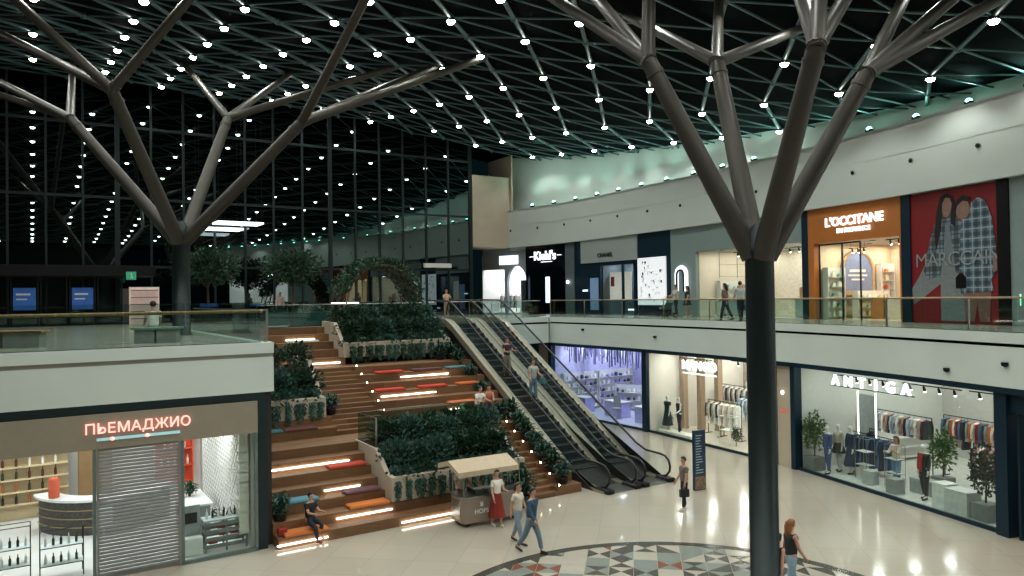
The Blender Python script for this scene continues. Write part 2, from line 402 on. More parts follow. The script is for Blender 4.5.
# LED strips let into the risers
FR = [(.3*k, 21.15+.57*k) for k in range(7)]+[(2.1+.3*k, 26.1+.57*k) for k in range(7)]+[(4.2+.32*k, 31+.62*k) for k in range(5)]
strips = [(0, 5.75, 7.22, 'white LED strip in the bottom riser below the seated boy'), (1, 7.67, 9.5, 'white LED strip in second riser below the orange cushion'),
 (3, 7.69, 8.88, 'white LED strip in fourth riser left of the purple cushion'), (5, 6.0, 8.95, 'long white LED strip below wide wooden landing at left'),
 (0, 9.55, 14.2, 'long white LED strip in bottom riser behind the food cart'), (12, 13.1, 15.4, 'white LED strip below the purple and teal cushions high on the stairs'),
 (10, 11.73, 14.19, 'white LED strip below the pair of red cushions in middle of stairs'), (8, 14.19, 15.1, 'short white LED strip below the orange cushion near sitting pair'),
 (7, 11.56, 13.2, 'white LED strip just behind the lower planter, left piece'), (7, 14.4, 15.4, 'white LED strip just behind the lower planter, right piece'),
 (14, 8.6, 11.2, 'bright LED strip at foot of top flight beside upper planter'), (17, 9.4, 10.7, 'short white LED strip in the top flight near balcony corner')]
for k, u0, u1, lb in strips:
    z, v = FR[k]; b = MB(); b.box(0, u1-u0, -.02, .015, 0, .05, .008)
    p, r = fu(u0, v-.005, z+.09); o = solo('led_strip', b, M_led, lb, 'light strip', p, r)
    lamp('AREA', ((u1-u0)/2, -.06, .03), 2.2*(u1-u0), '#fff1e0', u1-u0, (radians(80), 0, 0), o, 'strip_light', .05)
# small round step lights
M_bulb = mat('step_light_lens', '#ffffff', emit=14, ecol='#ffe6c0')
def step_light():
    t = thing('step_light', 'x', 'step light', (0, 0, 0)); b = MB(); b.lathe([(.045, 0), (.05, .02), (.05, .07), (.04, .08)], 12); part('housing', b, M_black, t)
    b = MB(); b.ball((0, -.03, .055), .035, 6); part('lens', b, M_bulb, t, 'glowing warm white lens'); return t
t0 = None
names = ['lowest', 'second lowest', 'third from the bottom', 'fourth from the bottom', 'fifth from the bottom', 'second from the top', 'topmost']
for k in range(7):
    p, r = fu(15.63, 21.15+.57*k+.06, .3*(k+1)); lb = 'tiny round step light beside potted shrubs of lower flight, '+names[k]
    if t0 is None: t0 = step_light(); t0.location = p; t0.rotation_euler.z = r; t0['label'] = lb; t0['group'] = 'step lights of the lower flight'
    else: dup(t0, p, r, lb)
names = ['lowest', 'second lowest', 'third lowest', 'third from the top', 'second from the top', 'topmost']
for k in range(1, 7):
    p, r = fu(11.38, 26.1+.57*k+.06, 2.4+.3*k); dup(t0, p, r, 'tiny round step light between walking steps and seats of upper flight, '+names[k-1], 'step lights of the upper flight')

# cushions
def cushion(k, u0, u1, col, lb, d=.5, dz=.3):
    z, v = FR[k]; b = MB(); w = u1-u0
    b.box(0, w, 0, d, 0, .085, .025); b.box(.02, w-.02, .02, d-.02, .085, .095, .004)
    solo('seat_cushion', b, cm(col, .75, var=.06, scale=30), lb, 'cushion', *fu(u0, v-.02, z+dz+.001), group='seat cushions on the wooden stairs')
cushion(0, 5.98, 7.25, '#c06a28', 'orange seat cushion the boy in black sits on')
cushion(2, 6.15, 7.35, '#4c8290', 'blue-grey seat cushion three steps up at far left of stairs')
cushion(1, 8.12, 9.42, '#c8702c', 'orange seat cushion by the foot of the white planter wall')
cushion(2, 8.2, 9.38, '#5d3b40', 'dark plum seat cushion right above the low orange one')
cushion(4, 8.08, 9.36, '#b03a20', 'red seat cushion against the side of lower planter')
cushion(7, 6.5, 7.37, '#3f6a70', 'teal seat cushion in front of left planter, on the landing step')
cushion(7, 7.40, 8.57, '#5a332e', 'dark brown-red seat cushion in front of the left planter')
cushion(12, 12.07, 13.28, '#b8321c', 'red seat cushion topmost of the reds, beside the plum cushion')
cushion(12, 13.77, 15.1, '#5a3236', 'plum seat cushion between the top red and the teal cushion')
cushion(12, 15.4, 16.5, '#4a7276', 'teal seat cushion near shrubs by the escalator wall')
cushion(10, 11.59, 12.82, '#b8321c', 'red seat cushion on middle seats next to the walking steps')
cushion(10, 13.51, 14.75, '#b8321c', 'red seat cushion second from the left on middle seats')
cushion(10, 15.3, 16.35, '#bf5a20', 'orange seat cushion on middle seats near the escalator')
cushion(8, 14.3, 15.5, '#bf5a20', 'orange seat cushion beside the sitting pair')
cushion(16, 9.3, 10.7, '#d8d2c4', 'cream white seat cushion on the top flight', .45, .32)
cushion(18, 8.7, 9.7, '#5c7a70', 'pale green seat cushion on the topmost step', .4, .32)
# ------------------------------------------------------------------ foliage
M_leaf = leafmat('leaf_dark_green', '#183122', '#2c4c38')
M_leaf2 = leafmat('leaf_blue_green', '#1e3c34', '#3f6254')
M_leaf3 = leafmat('leaf_olive', '#36502c', '#5f7a48')
M_leafd = leafmat('leaf_deep', '#16301f', '#28472f')
M_soil = mat('dark_soil', '#1f1812', .95, var=.3, scale=20)
M_stem = mat('brown_stem', '#4a3826', .8, var=.2)
def leaves(b, rnd, n, rx, ry, rz, cz, L=.18, W=.05, up=.2, shell=.55, base=None):
    for _ in range(n):
        th = rnd.uniform(0, 2*pi); cp = rnd.uniform(-1, 1); rr = rnd.uniform(shell, 1)
        sp = sqrt(1-cp*cp); d = Vector((cos(th)*sp, sin(th)*sp, cp)); c = Vector((d.x*rx*rr, d.y*ry*rr, cz+d.z*rz*rr))
        ax = (d+Vector((rnd.gauss(0, .5), rnd.gauss(0, .5), up+rnd.gauss(0, .4)))).normalized()
        sd = ax.cross(Vector((rnd.gauss(0, 1), rnd.gauss(0, 1), rnd.gauss(0, 1)))).normalized(); l = L*rnd.uniform(.6, 1.3); w = W*rnd.uniform(.7, 1.3)
        m = c+ax*l*.5; nrm = ax.cross(sd)*l*.12
        b.add([tuple(c), tuple(m+sd*w+nrm), tuple(c+ax*l-nrm), tuple(m-sd*w+nrm), tuple(m-nrm*.3)], [(0, 1, 4), (1, 2, 4), (2, 3, 4), (3, 0, 4)])
def fronds(b, rnd, n, R, H, W=.05):                 # arching strap leaves from one root
    for k in range(n):
        th = 2*pi*k/n+rnd.uniform(-.3, .3); r = R*rnd.uniform(.55, 1.1); h = H*rnd.uniform(.6, 1.1); pts = []
        for t in (0, .3, .6, .85, 1):
            pts.append(Vector((cos(th)*r*t, sin(th)*r*t, h*sin(t*pi*.72))))
        sd = Vector((-sin(th), cos(th), 0)); ws = [.25, .9, 1, .6, .02]; vs = []
        for p, w in zip(pts, ws): vs += [tuple(p+sd*W*w), tuple(p-Vector((0, 0, W*.5*w))), tuple(p-sd*W*w)]
        b.add(vs, [(3*i+j, 3*i+3+j, 3*i+4+j, 3*i+1+j) for i in range(4) for j in (0, 1)])
def hang(b, rnd, n, x0, x1, y, L):                 # strands hanging over a wall edge
    for _ in range(n):
        x = rnd.uniform(x0, x1); l = L*rnd.uniform(.4, 1.1); yy = y+rnd.uniform(-.05, .03)
        for k in range(int(l/.05)):
            z = -k*.05; c = Vector((x+rnd.gauss(0, .03), yy+rnd.gauss(0, .03), z)); a = Vector((rnd.gauss(0, .6), rnd.gauss(0, .4), -1)).normalized(); s = a.cross(Vector((rnd.gauss(0, .4), 1, 0))).normalized()
            b.add([tuple(c), tuple(c+a*.06+s*.028), tuple(c+a*.13), tuple(c+a*.06-s*.028)], [(0, 1, 2, 3)])
PROTO = {}
def shrub(kind, seed=0):
    key = (kind, seed)
    if key in PROTO: return PROTO[key]
    r = random.Random(seed*31+len(kind)); F = MB(); S = MB()
    if kind == 'bush':
        leaves(F, r, 420, .62, .55, .5, .55, .2, .05, .3, .3); mt = [M_leaf, M_leaf2, M_leafd][seed % 3]
        for k in range(5): a = r.uniform(0, 6.3); S.tube([(0, 0, 0), (cos(a)*.15, sin(a)*.15, .3), (cos(a)*.35, sin(a)*.3, .7)], [.02, .014, .006], 5)
    elif kind == 'low':
        leaves(F, r, 380, .7, .5, .28, .18, .17, .055, .25, .3); [hang(F, r, 16, x-.1, x+.1, -.5, .75) for x in (r.uniform(-.5, -.3), r.uniform(-.1, .1), r.uniform(.3, .5))]; mt = [M_leaf2, M_leaf][seed % 2]
        for k in range(4): a = r.uniform(0, 6.3); S.tube([(0, 0, 0), (cos(a)*.3, sin(a)*.25, .25)], [.015, .006], 5)
    elif kind == 'fern':
        fronds(F, r, 26, .55, .6, .05); fronds(F, r, 14, .35, .8, .045); leaves(F, r, 90, .3, .3, .25, .3, .2, .04, .5, .2); mt = [M_leaf2, M_leafd][seed % 2]
        S.tube([(0, 0, 0), (0, 0, .2)], [.04, .03], 6)
    elif kind == 'ficus':                                         # small indoor tree, base at 0, about 2 m
        S.tube([(0, 0, 0), (.02, .01, .6), (-.02, 0, 1.1), (0, 0, 1.7)], [.03, .025, .018, .006], 6)
        for k in range(7): a = r.uniform(0, 6.3); h = r.uniform(.5, 1.3); S.tube([(0, 0, h), (cos(a)*.25, sin(a)*.25, h+.3)], [.012, .004], 5)
        leaves(F, r, 520, .42, .42, .75, 1.15, .15, .04, .1, .15); mt = [M_leaf3, M_leaf][seed % 2]
    elif kind == 'tree':                                          # round crowned tree, 3.6 m
        S.tube([(0, 0, 0), (.03, .02, .8), (0, 0, 1.5), (.05, 0, 2.6)], [.07, .06, .05, .02], 7)
        for k in range(10): a = r.uniform(0, 6.3); h = r.uniform(1.2, 2.4); S.tube([(0, 0, h), (cos(a)*.6, sin(a)*.6, h+.5), (cos(a)*1.1, sin(a)*1.1, h+.7)], [.035, .02, .006], 5)
        leaves(F, r, 1900, 1.65, 1.5, .95, 2.45, .2, .06, .05, .2); mt = M_leafd
    PROTO[key] = (F.mesh('foliage_'+kind, mt), S.mesh('stem_'+kind, M_stem)); return PROTO[key]
def plant(kind, seed, name, label, loc, rz=0, sc=1, group=None, cat='plant'):
    t = thing(name, label, cat, loc, rz, group); f, s = shrub(kind, seed)
    link('foliage', f, t); link('stem', s, t); t.scale = (sc, sc, sc) if not isinstance(sc, tuple) else sc
    return t
# the three big planters
def big_planter(label, u0, u1, v0, v1, zb, zt, side_l=None, side_r=None, loc=None):
    """front wall between u0 and u1; side walls follow a profile (v, z)"""
    p, r = fu(u0, v0, zb); t = thing('planter', label, 'planter', p, r); w = u1-u0; d = v1-v0; th = .16
    b = MB(); b.box(0, w, 0, th, 0, zt-zb, .015); part('front_wall', b, M_plant, t)
    for x0, prof in ((0, side_l), (w-th, side_r)):
        if prof: b = MB(); b.polyx([(a-v0, c-zb) for a, c in prof], x0, x0+th); part('side_wall', b, M_plant, t)
    return t, w, d
# lower planter
prof = [(21.9, .6), (21.9, 1.38), (22.25, 1.4), (23.0, 2.05), (23.15, 2.1), (26.0, 2.12), (26.0, .6)]
profl = [(21.9, .5), (21.9, 1.38), (22.25, 1.42), (23.1, 2.08), (24.9, 2.12), (24.9, .5)]
big_planter('long low off-white planter wall full of bushes behind the food cart', 9.5, 14.55, 21.74, 24.9, .6, 1.38, profl, profl)
b = MB(); b.box(9.68, 14.37, 21.92, 24.9, .55, 1.3); b.box(9.66, 14.4, 23.0, 24.8, 1.25, 1.95); struct('floor_soil_lower', b, M_soil, rz=A)
big_planter('off-white planter with trailing bushes at top of stairs near the escalator', 11.35, 16.6, 30.98, 33.7, 4.5, 5.15, [(31.1, 4.5), (31.1, 5.15), (31.3, 5.2), (32.2, 6.0), (33.8, 6.05), (33.8, 4.5)], [(31.1, 4.5), (31.1, 5.15), (31.3, 5.2), (32.2, 5.8), (33.7, 5.84), (33.7, 4.5)])
b = MB(); b.box(11.5, 16.45, 31.15, 33.7, 4.5, 5.05); b.box(11.5, 16.45, 32.2, 33.7, 5.0, 5.75); struct('floor_soil_upper', b, M_soil, rz=A)
big_planter('off-white planter under the balcony corner at left of the stairs', 5.85, 9.1, 26.72, 30.2, 2.7, 3.45, None, [(26.85, 2.7), (26.85, 3.45), (27.1, 3.5), (28.4, 4.7), (30.2, 4.75), (30.2, 2.7)])
b = MB(); b.box(5.85, 8.95, 26.88, 30.2, 2.7, 3.35); b.box(5.85, 8.95, 28.0, 30.2, 3.3, 4.45); struct('floor_soil_left', b, M_soil, rz=A)
rnd = random.Random(3)
def fill(u0, u1, rowsl, what, grp):
    words = ['at the left end', 'second from the left', 'third from the left', 'fourth from the left', 'in the middle', 'right of the middle', 'third from the right', 'second from the right', 'at the right end']
    for ri, (v, z, kind, n, sc, rowname) in enumerate(rowsl):
        for k in range(n):
            u = u0+(u1-u0)*(k+.5)/n+rnd.uniform(-.06, .06)
            wd = words[min(8, k)] if k < n/2 else words[max(0, 8-(n-1-k))]
            if n == 1: wd = 'alone'
            p, r = fu(u, v+rnd.uniform(-.05, .05), z)
            nm = 'trailing_shrub' if kind == 'low' else 'leafy_bush'
            s_ = sc*rnd.uniform(.92, 1.1)
            plant(kind, rnd.randrange(3), nm, ('%s %s in the %s of %s' % ('trailing' if kind == 'low' else 'dense green', 'shrub' if kind == 'low' else 'bush', rowname, what))+', '+wd, p, r+rnd.uniform(-.25, .25), s_, grp, 'shrub')
fill(9.7, 14.4, [(22.05, 1.25, 'low', 6, .8, 'front row'), (22.75, 1.3, 'bush', 6, .95, 'second row'), (23.5, 1.95, 'bush', 6, .9, 'third row'), (24.2, 1.95, 'bush', 5, .95, 'back row')], 'planter behind the cart', 'bushes in the planter behind the cart')
fill(11.5, 16.5, [(31.35, 5.0, 'low', 6, .9, 'front row'), (32.0, 5.1, 'bush', 6, 1.0, 'middle row'), (32.9, 5.75, 'bush', 7, .9, 'back row')], 'the upper planter', 'bushes in the upper planter')
fill(6.2, 9.0, [(27.05, 3.3, 'low', 3, .85, 'front row'), (27.7, 3.3, 'bush', 3, 1.05, 'middle row'), (28.6, 4.4, 'bush', 3, .9, 'back row')], 'planter under the balcony', 'bushes in the planter under the balcony')
# potted shrubs up along the escalator
M_pot = mat('black_round_pot', '#1a1b1a', .6, var=.1)
def potted(u, v, z, seed, sc, label, grp, rz=0):
    p, r = fu(u, v, z+.002); t = thing('potted_fern', label, 'potted plant', p, r+rz, grp)
    b = MB(); b.lathe([(.16, 0), (.2, .04), (.23, .24), (.25, .26), (.22, .27), (.2, .22)], 14); part('pot', b, M_pot, t)
    f, s = shrub('fern', seed); o = link('foliage', f, t, (0, 0, .2)); o2 = link('stem', s, t, (0, 0, .15)); t.scale = (sc, sc, sc)
od = ['lowest', 'second lowest', 'third lowest', 'fourth from the bottom', 'fifth from the bottom', 'topmost']
for k in range(6): potted(16.02, 21.5+.57*k, .3*(k+1), k % 3, .86, 'potted fern on the step blocks beside escalator, '+od[k], 'ferns on the lower step blocks', k*1.1)
for i, (u, v, z, w) in enumerate([(15.9, 25.4, 2.1, 'left one of two on the landing near the sitting pair'), (16.3, 25.3, 2.1, 'right one of two on landing by the escalator side'), (16.3, 27.6, 2.7, 'on the seats above the sitting pair, lower'),
    (16.3, 28.6, 3.3, 'beside the orange cushion by dark escalator wall'), (16.3, 29.7, 3.9, 'beside the teal cushion'), (16.3, 30.5, 4.2, 'right one of two below the upper planter corner'), (15.8, 30.5, 4.2, 'left one of two below the upper planter corner'),
    (13.75, 20.8, 0, 'on the floor right behind the food cart'), (6.05, 21.9, .6, 'at the left end of bottom steps near the red bag'), (9.45, 27.2, 2.7, 'dark one at the right side of the left planter')]):
    potted(u, v, z, i % 3, .85 if i != 7 else 1.35, 'potted fern '+w, 'single potted ferns on the stairs', i*.8)

# ------------------------------------------------------------------ tree shaped columns
def ray_pt(px, py, D):          # a point of the place at depth D, read off the photograph
    th = radians(.784); pt = atan2(10, 740); a = px-512; c = 288-py
    x = (a*cos(th)+c*sin(th))/740; y = (-a*sin(th)+c*cos(th))/740
    fy = cos(pt)-y*sin(pt); fz = sin(pt)+y*cos(pt); k = D/fy
    return Vector((x*k, D, CAM_Z+fz*k))
def roof_pt(px, py):
    D = 25
    for _ in range(60): p = ray_pt(px, py, D); q = ray_pt(px, py, 1); D = (roof_z(p.x, p.y)-CAM_Z)/(q.z-CAM_Z); D = max(5, min(80, D))
    return ray_pt(px, py, D)
PB = thing
def tree(label, base, zfork, rad, limbs):
    t = thing('structural_tree', label, 'column', base); B = Vector(base)
    b = MB(); b.lathe([(rad*1.25, 0), (rad*1.25, .04), (rad, .06), (rad, zfork-base[2]-.5), (rad*1.06, zfork-base[2]-.45), (rad*1.06, zfork-base[2]-.35), (rad, zfork-base[2]-.3), (rad*.9, zfork-base[2]), (rad*.4, zfork-base[2]+.25)], 24); part('trunk', b, mat('dark_painted_trunk', '#1b2626', .35, .5, var=.04), t)
    for node, subs in limbs:
        d = (node-Vector((B.x, B.y, zfork))); d2 = Vector((d.x, d.y, 0)).normalized()*rad*.45
        b = MB(); s = Vector((d2.x, d2.y, zfork-base[2]-.5)); e = node-B
        b.tube([s, s+(e-s)*.05, e], [rad*.8, rad*.78, rad*.6], 14); 
        for f in (.93,): q = s+(e-s)*f; dd = (e-s).normalized()*.05; b.tube([q-dd, q+dd], rad*.68, 14)
        limb = part('limb', b, M_tree, t)
        for sub in subs:
            b = MB(); e2 = sub-B; dd = (e2-e).normalized(); b.tube([e-dd*.12, e+dd*.25], rad*.58, 12); b.tube([e+dd*.2, e2], [rad*.52, rad*.44], 12); b.tube([e2-dd*.12, e2+dd*.1], [rad*.2, rad*.1], 8)
            part('branch', b, M_tree, limb)
N = ray_pt
tree('tall central steel column splitting into tree-like branches near the camera', (5.56, 16.6, 0), 8.35, .315, [
  (N(648, 60, 17.1), [roof_pt(520, -24), roof_pt(650, -75), roof_pt(575, -28)]),
  (N(717, 62, 18.95), [roof_pt(625, 15), roof_pt(803, 28), roof_pt(719, 0)]),
  (N(817, 45, 14.25), [roof_pt(785, -50), roof_pt(880, -60), roof_pt(824, -90)]),
  (N(868, 72, 16.1), [roof_pt(985, -30), roof_pt(1030, -18), roof_pt(912, -18)])])
tree('steel tree-like column rising from the left balcony', (-12.2, 27.3, UF), 9.75, .315, [
  (N(70, 118, 28.2), [roof_pt(-60, 52), roof_pt(-70, 72), roof_pt(73, 62)]),
  (N(112, 90, 23.6), [roof_pt(-30, -42), roof_pt(-30, 18), roof_pt(212, -28)]),
  (N(228, 118, 31.4), [roof_pt(183, 63), roof_pt(290, 74), roof_pt(398, 66)]),
  (N(302, 122, 26.6), [roof_pt(378, -26), roof_pt(436, 66), roof_pt(486, 57)])])

# ------------------------------------------------------------------ escalators
def escalator(label, uc, grp):
    v0 = 20.1; p, r = fu(uc, v0, 0); t = thing('escalator', label, 'escalator', p, r, grp)
    V = lambda v: v-v0; vb, vt = 21.8, 31.85; tn = (UF)/(vt-vb)
    zi = lambda v: 0 if v < vb else (UF if v > vt else (v-vb)*tn)
    W = .5
    # truss body
    b = MB(); b.polyx([(V(20.5), .0), (V(21.2), .02), (V(34.0), UF-1.0), (V(34.0), UF-.02), (V(32.2), UF-.02), (V(21.8), -.0)], -W-.27, W+.27); part('truss', b, mat('dark_truss_cladding', '#1c1a17', .5, .2, var=.05), t)
    for sx in (-1, 1):
        # deck strips and side skirts: thick band following the incline
        path = [(20.35, .08), (21.3, .1), (21.9, .2), (22.5, .5), (31.5, 5.72), (32.1, 5.98), (32.7, 6.05), (34.5, 6.05)]
        up = [(V(a), z) for a, z in path]; dn = [(V(a), max(.0, z-.32)) for a, z in path][::-1]
        x0, x1 = (W, W+.33) if sx > 0 else (-W-.33, -W); b = MB()
        b.polyx(up+dn, x0, x1); part('deck', b, M_deck, t)
        g0 = [(V(a), z+.0) for a, z in path]
        hr = [(20.75, .98), (21.55, 1.0), (22.1, 1.2), (31.6, 6.68), (32.2, 6.9), (34.3, 6.93)]
        b = MB(); xg = sx*(W+.13); outline = [(V(20.6), .1), (V(21.3), .1), (V(21.9), .2), (V(22.5), .5), (V(31.5), 5.72), (V(32.1), 5.98), (V(34.2), 6.05), (V(34.5), 6.3), (V(34.5), 6.7), (V(34.3), 6.9), (V(32.2), 6.87), (V(31.6), 6.65), (V(22.1), 1.17), (V(21.55), .97), (V(20.75), .95), (V(20.45), .8), (V(20.35), .5), (V(20.42), .25)]
        b.polyx(outline, xg-.008, xg+.008); part('glass_panel', b, glass('escalator_glass', '#f2f6f6', .0, 1.35), t)
        loop = [(20.75, .14), (20.45, .2), (20.28, .38), (20.24, .58), (20.32, .8), (20.5, .94)]+hr+[(34.55, 6.8), (34.66, 6.55), (34.55, 6.3), (34.3, 6.2)]
        b = MB(); b.tube([(xg, V(a), z) for a, z in loop], .045, 8); part('handrail', b, M_rubber, t)
        b = MB(); b.box(min(sx*W, sx*(W+.3)), max(sx*W, sx*(W+.3)), V(20.15), V(20.9), 0, .16, .03); part('newel_base', b, M_black, t)
    b = MB(); b.box(-W, W, V(20.2), V(21.3), 0, .03, .005); part('comb_plate', b, M_steel, t); b = MB(); b.box(-W, W, V(33.2), V(34.5), UF-.01, UF+.02, .005); part('comb_plate', b, M_steel, t)
    me = None
    M_st = mat('escalator_step_grey', '#3c4648', .45, .7, var=.1, scale=8)
    n = 30
    for k in range(n):
        v = 21.1+.4*k; z = max(0, min(UF, (v-21.65)*tn+.0)); z = round(z/ .2309)*.2309 if 0 < z < UF else z
        if me is None:
            b = MB(); b.box(-W+.01, W-.01, 0, .4, -.24, -.008)
            for q in range(18): x = -W+.03+q*.0535; b.box(x, x+.025, 0, .398, -.01, 0)
            b.mi = 1; b.box(-W+.01, W-.01, -.004, .02, -.03, .003); me = b.mesh('step', [M_st, mat('step_edge_line', '#6a7678', .4, .4)])
        link('step', me, t, (0, V(v), z+.03))
    return t
escalator('left escalator, next to the wooden stairs, two people riding on it', 17.8, 'pair of escalators')
escalator('right escalator of the pair, empty, nearer the purple lit shop', 19.5, 'pair of escalators')
b = MB(); b.polyx([(20.9, 0), (34, 6.0), (34, 0)], 16.95, 17.0); struct('wall_escalator_side', b, mat('dark_brown_cladding', '#1d1814', .6), rz=A)
p, r = fu(19.0, 20.5, .0); b = MB(); b.lathe([(.09, 0), (.1, .04), (.1, .1), (.07, .13)], 12); b.tube([(0, 0, .1), (0, 0, .2)], .02, 6); solo('warning_marker', b, cm('#b02c22'), 'small red marker at the foot between the two escalators', 'marker', p, r)

# ------------------------------------------------------------------ balustrades
def rail_thing(label, pts, h, rail_m, z=UF, rr=.03, glass_h=None, below=0.0, rail_in=0, post_step=1, group=None):
    """glass balustrade through ground points pts (x, y)"""
    o0 = pts[0]; t = thing('glass_balustrade', label, 'balustrade', (o0[0], o0[1], z), 0, group)
    rel = [(p[0]-o0[0], p[1]-o0[1]) for p in pts]; gh = glass_h or h
    for i, (a, c) in enumerate(zip(rel, rel[1:])):
        L = hypot(c[0]-a[0], c[1]-a[1]); an = atan2(c[1]-a[1], c[0]-a[0])
        b = MB(); b.box(.01, L-.01, -.01, .01, -below, gh); part('glass_panel', b, M_grail, t, loc=(a[0], a[1], 0), rz=an)
        if i % post_step == 0: b = MB(); b.box(-.012, .012, -.03, .03, .0, .98); part('post', b, M_steel, t, loc=(a[0], a[1], 0), rz=an)
    b = MB(); nn = Vector((0, 0, 0)); b.tube([(p[0], p[1]+rail_in, h) for p in rel], rr, 8); part('handrail', b, rail_m, t)
    b = MB()
    for a, c in zip(rel, rel[1:]):
        L = hypot(c[0]-a[0], c[1]-a[1]); an = atan2(c[1]-a[1], c[0]-a[0]); b.T = Matrix.Translation((a[0], a[1], 0)) @ Matrix.Rotation(an, 4, 'Z'); b.box(0, L, -.025, .025, 0, .05)
    part('shoe_channel', b, M_dark, t); return t
S = [6.3+1.6*k for k in range(34)]
rail_thing('long glass balustrade along the right gallery above shops', [CE.at(s, .12)[:2] for s in S], 1.02, mat('brass_rail', '#a08f72', .35, .7), post_step=2)
rail_thing('glass balustrade with timber handrail along the left balcony front', [xy(u, 21.7) for u in [-16+1.5*k for k in range(15)][:-1]]+[xy(5.5, 21.7)], .92, M_oak, rr=.045, glass_h=1.18, rail_in=.14, post_step=20)
rail_thing('glass balustrade along the side of the left balcony above stairs', [xy(5.7, 21.8+1.45*k) for k in range(9)], .95, M_steel, rr=.025, glass_h=1.15, post_step=20)
rail_thing('glass balustrade behind the upper planter and stair head', [xy(u, 34.2) for u in (8.5, 10.0, 11.5, 13.0, 14.5, 15.8, 16.7)], 1.02, M_steel, rr=.022, post_step=3)
rail_thing('glass balustrade between the escalators and the right gallery', [xy(20.8, 36.5), xy(22.3, 36.5), xy(24.0, 36.5), xy(25.7, 36.5)], 1.02, M_steel, rr=.022)
rail_thing('glass screen standing on the lower planter wall on the landing', [xy(9.6, 23.2), xy(9.6, 24.85), xy(11.3, 24.95), xy(13.0, 24.95), xy(14.4, 24.95)], .95, M_steel, z=2.1, rr=.015, post_step=20)

# ------------------------------------------------------------------ roof lamps
M_lens = mat('roof_lamp_lens', '#ffffff', emit=40, ecol='#fbfaf0')
t = thing('roof_lamp', 'round white downlight hanging at a node of dark roof lattice', 'ceiling light', (0, 0, 0), 0, 'round downlights on the roof lattice')
b = MB(); b.lathe([(.02, .3), (.03, .12), (.14, .1), (.17, 0), (.16, -.02)], 12); part('housing', b, M_dark, t)
b = MB(); b.lathe([(.15, 0), (.15, -.05), (.1, -.11), (.001, -.14)], 12); part('lens', b, M_lens, t, 'glowing white lens')
lamp('SPOT', (0, 0, -.2), 235, '#f0f5ee', .12, (0, 0, 0), t, 'roof_lamp_light', spot=2.3, blend=.5)
first = True
for i in range(-6, 6):
    for j in range(-9, 9):
        u = LINES[i][0]; v = LINES[i][1]+LINES[i][2]*j; p = rp(u, v, 0)
        x, y, z = p
        if v > 48 or v < -6: continue
        # stay inside the curved wall
        inside = all(not ((cx-x)*cos(ca+pi/2)+(cy-y)*sin(ca+pi/2) < -0.5 and hypot(cx-x, cy-y) < 6) for cx, cy, ca in [CL.at(s) for s in range(4, 64, 2)]) and x < 20.5
        if not inside: continue
        q = (x, y, z-.12)
        if first: t.location = q; first = False
        else: dup(t, q)
# ledge floodlights on the curved wall
M_teal = mat('floodlight_lens_teal', '#bffbe6', emit=16, ecol='#7ff0d0')
t = thing('ledge_floodlight', 'small teal floodlight on ledge of the curved white wall', 'floodlight', (0, 0, 0), 0, 'teal floodlights along the curved ledge')
b = MB(); b.box(-.12, .12, -.08, .1, 0, .04); b.box(-.02, .02, -.03, .03, .04, .1); b.box(-.14, .14, -.09, .09, .08, .3, .02); part('housing', b, M_dark, t)
b = MB(); b.ball((0, 0, .3), .13, 8, 1, .8, .75); part('lens', b, M_teal, t, 'glowing teal lens')
lamp('SPOT', (0, .05, .5), 190, '#b4ecdc', .1, (pi+.35, 0, 0), t, 'floodlight_beam', spot=2.6, blend=.9)
for k in range(-12, 14):
    s = 34.35+2.38*k
    if s > 63 or s < 5: continue
    p, r = fl(s, .35, 13.86)
    if k == -12: t.location = p; t.rotation_euler.z = r
    else: dup(t, p, r)
b = MB(); b.ball((0, 0, 0), .09, 8, 1, .6, 1); cam0 = b.mesh('nozzle', M_black)
for k in range(-10, 10):
    p, r = fl(34.1+3.0*k, -.4, 12.25); o = link('wall_nozzle', cam0, None, p, r); tag(o, 'small black nozzle in the white band of the curved wall', 'nozzle', 'black nozzles on the curved wall')
for s, z, lb in ((9.5, 5.15, 'small black sensor on white fascia left of the purple shop'), (15.4, 4.95, 'small black sensor on white fascia above beige shop'), (31.2, 4.62, 'black dome camera on white fascia above the fashion store'), (33.2, 4.95, 'small black sensor on the white fascia at far right')):
    p, r = fc(s, -.04, z); b = MB(); b.lathe([(.09, .05), (.1, 0), (.08, -.06), (.001, -.09)], 12); solo('security_camera', b, M_black, lb, 'camera', p, r)
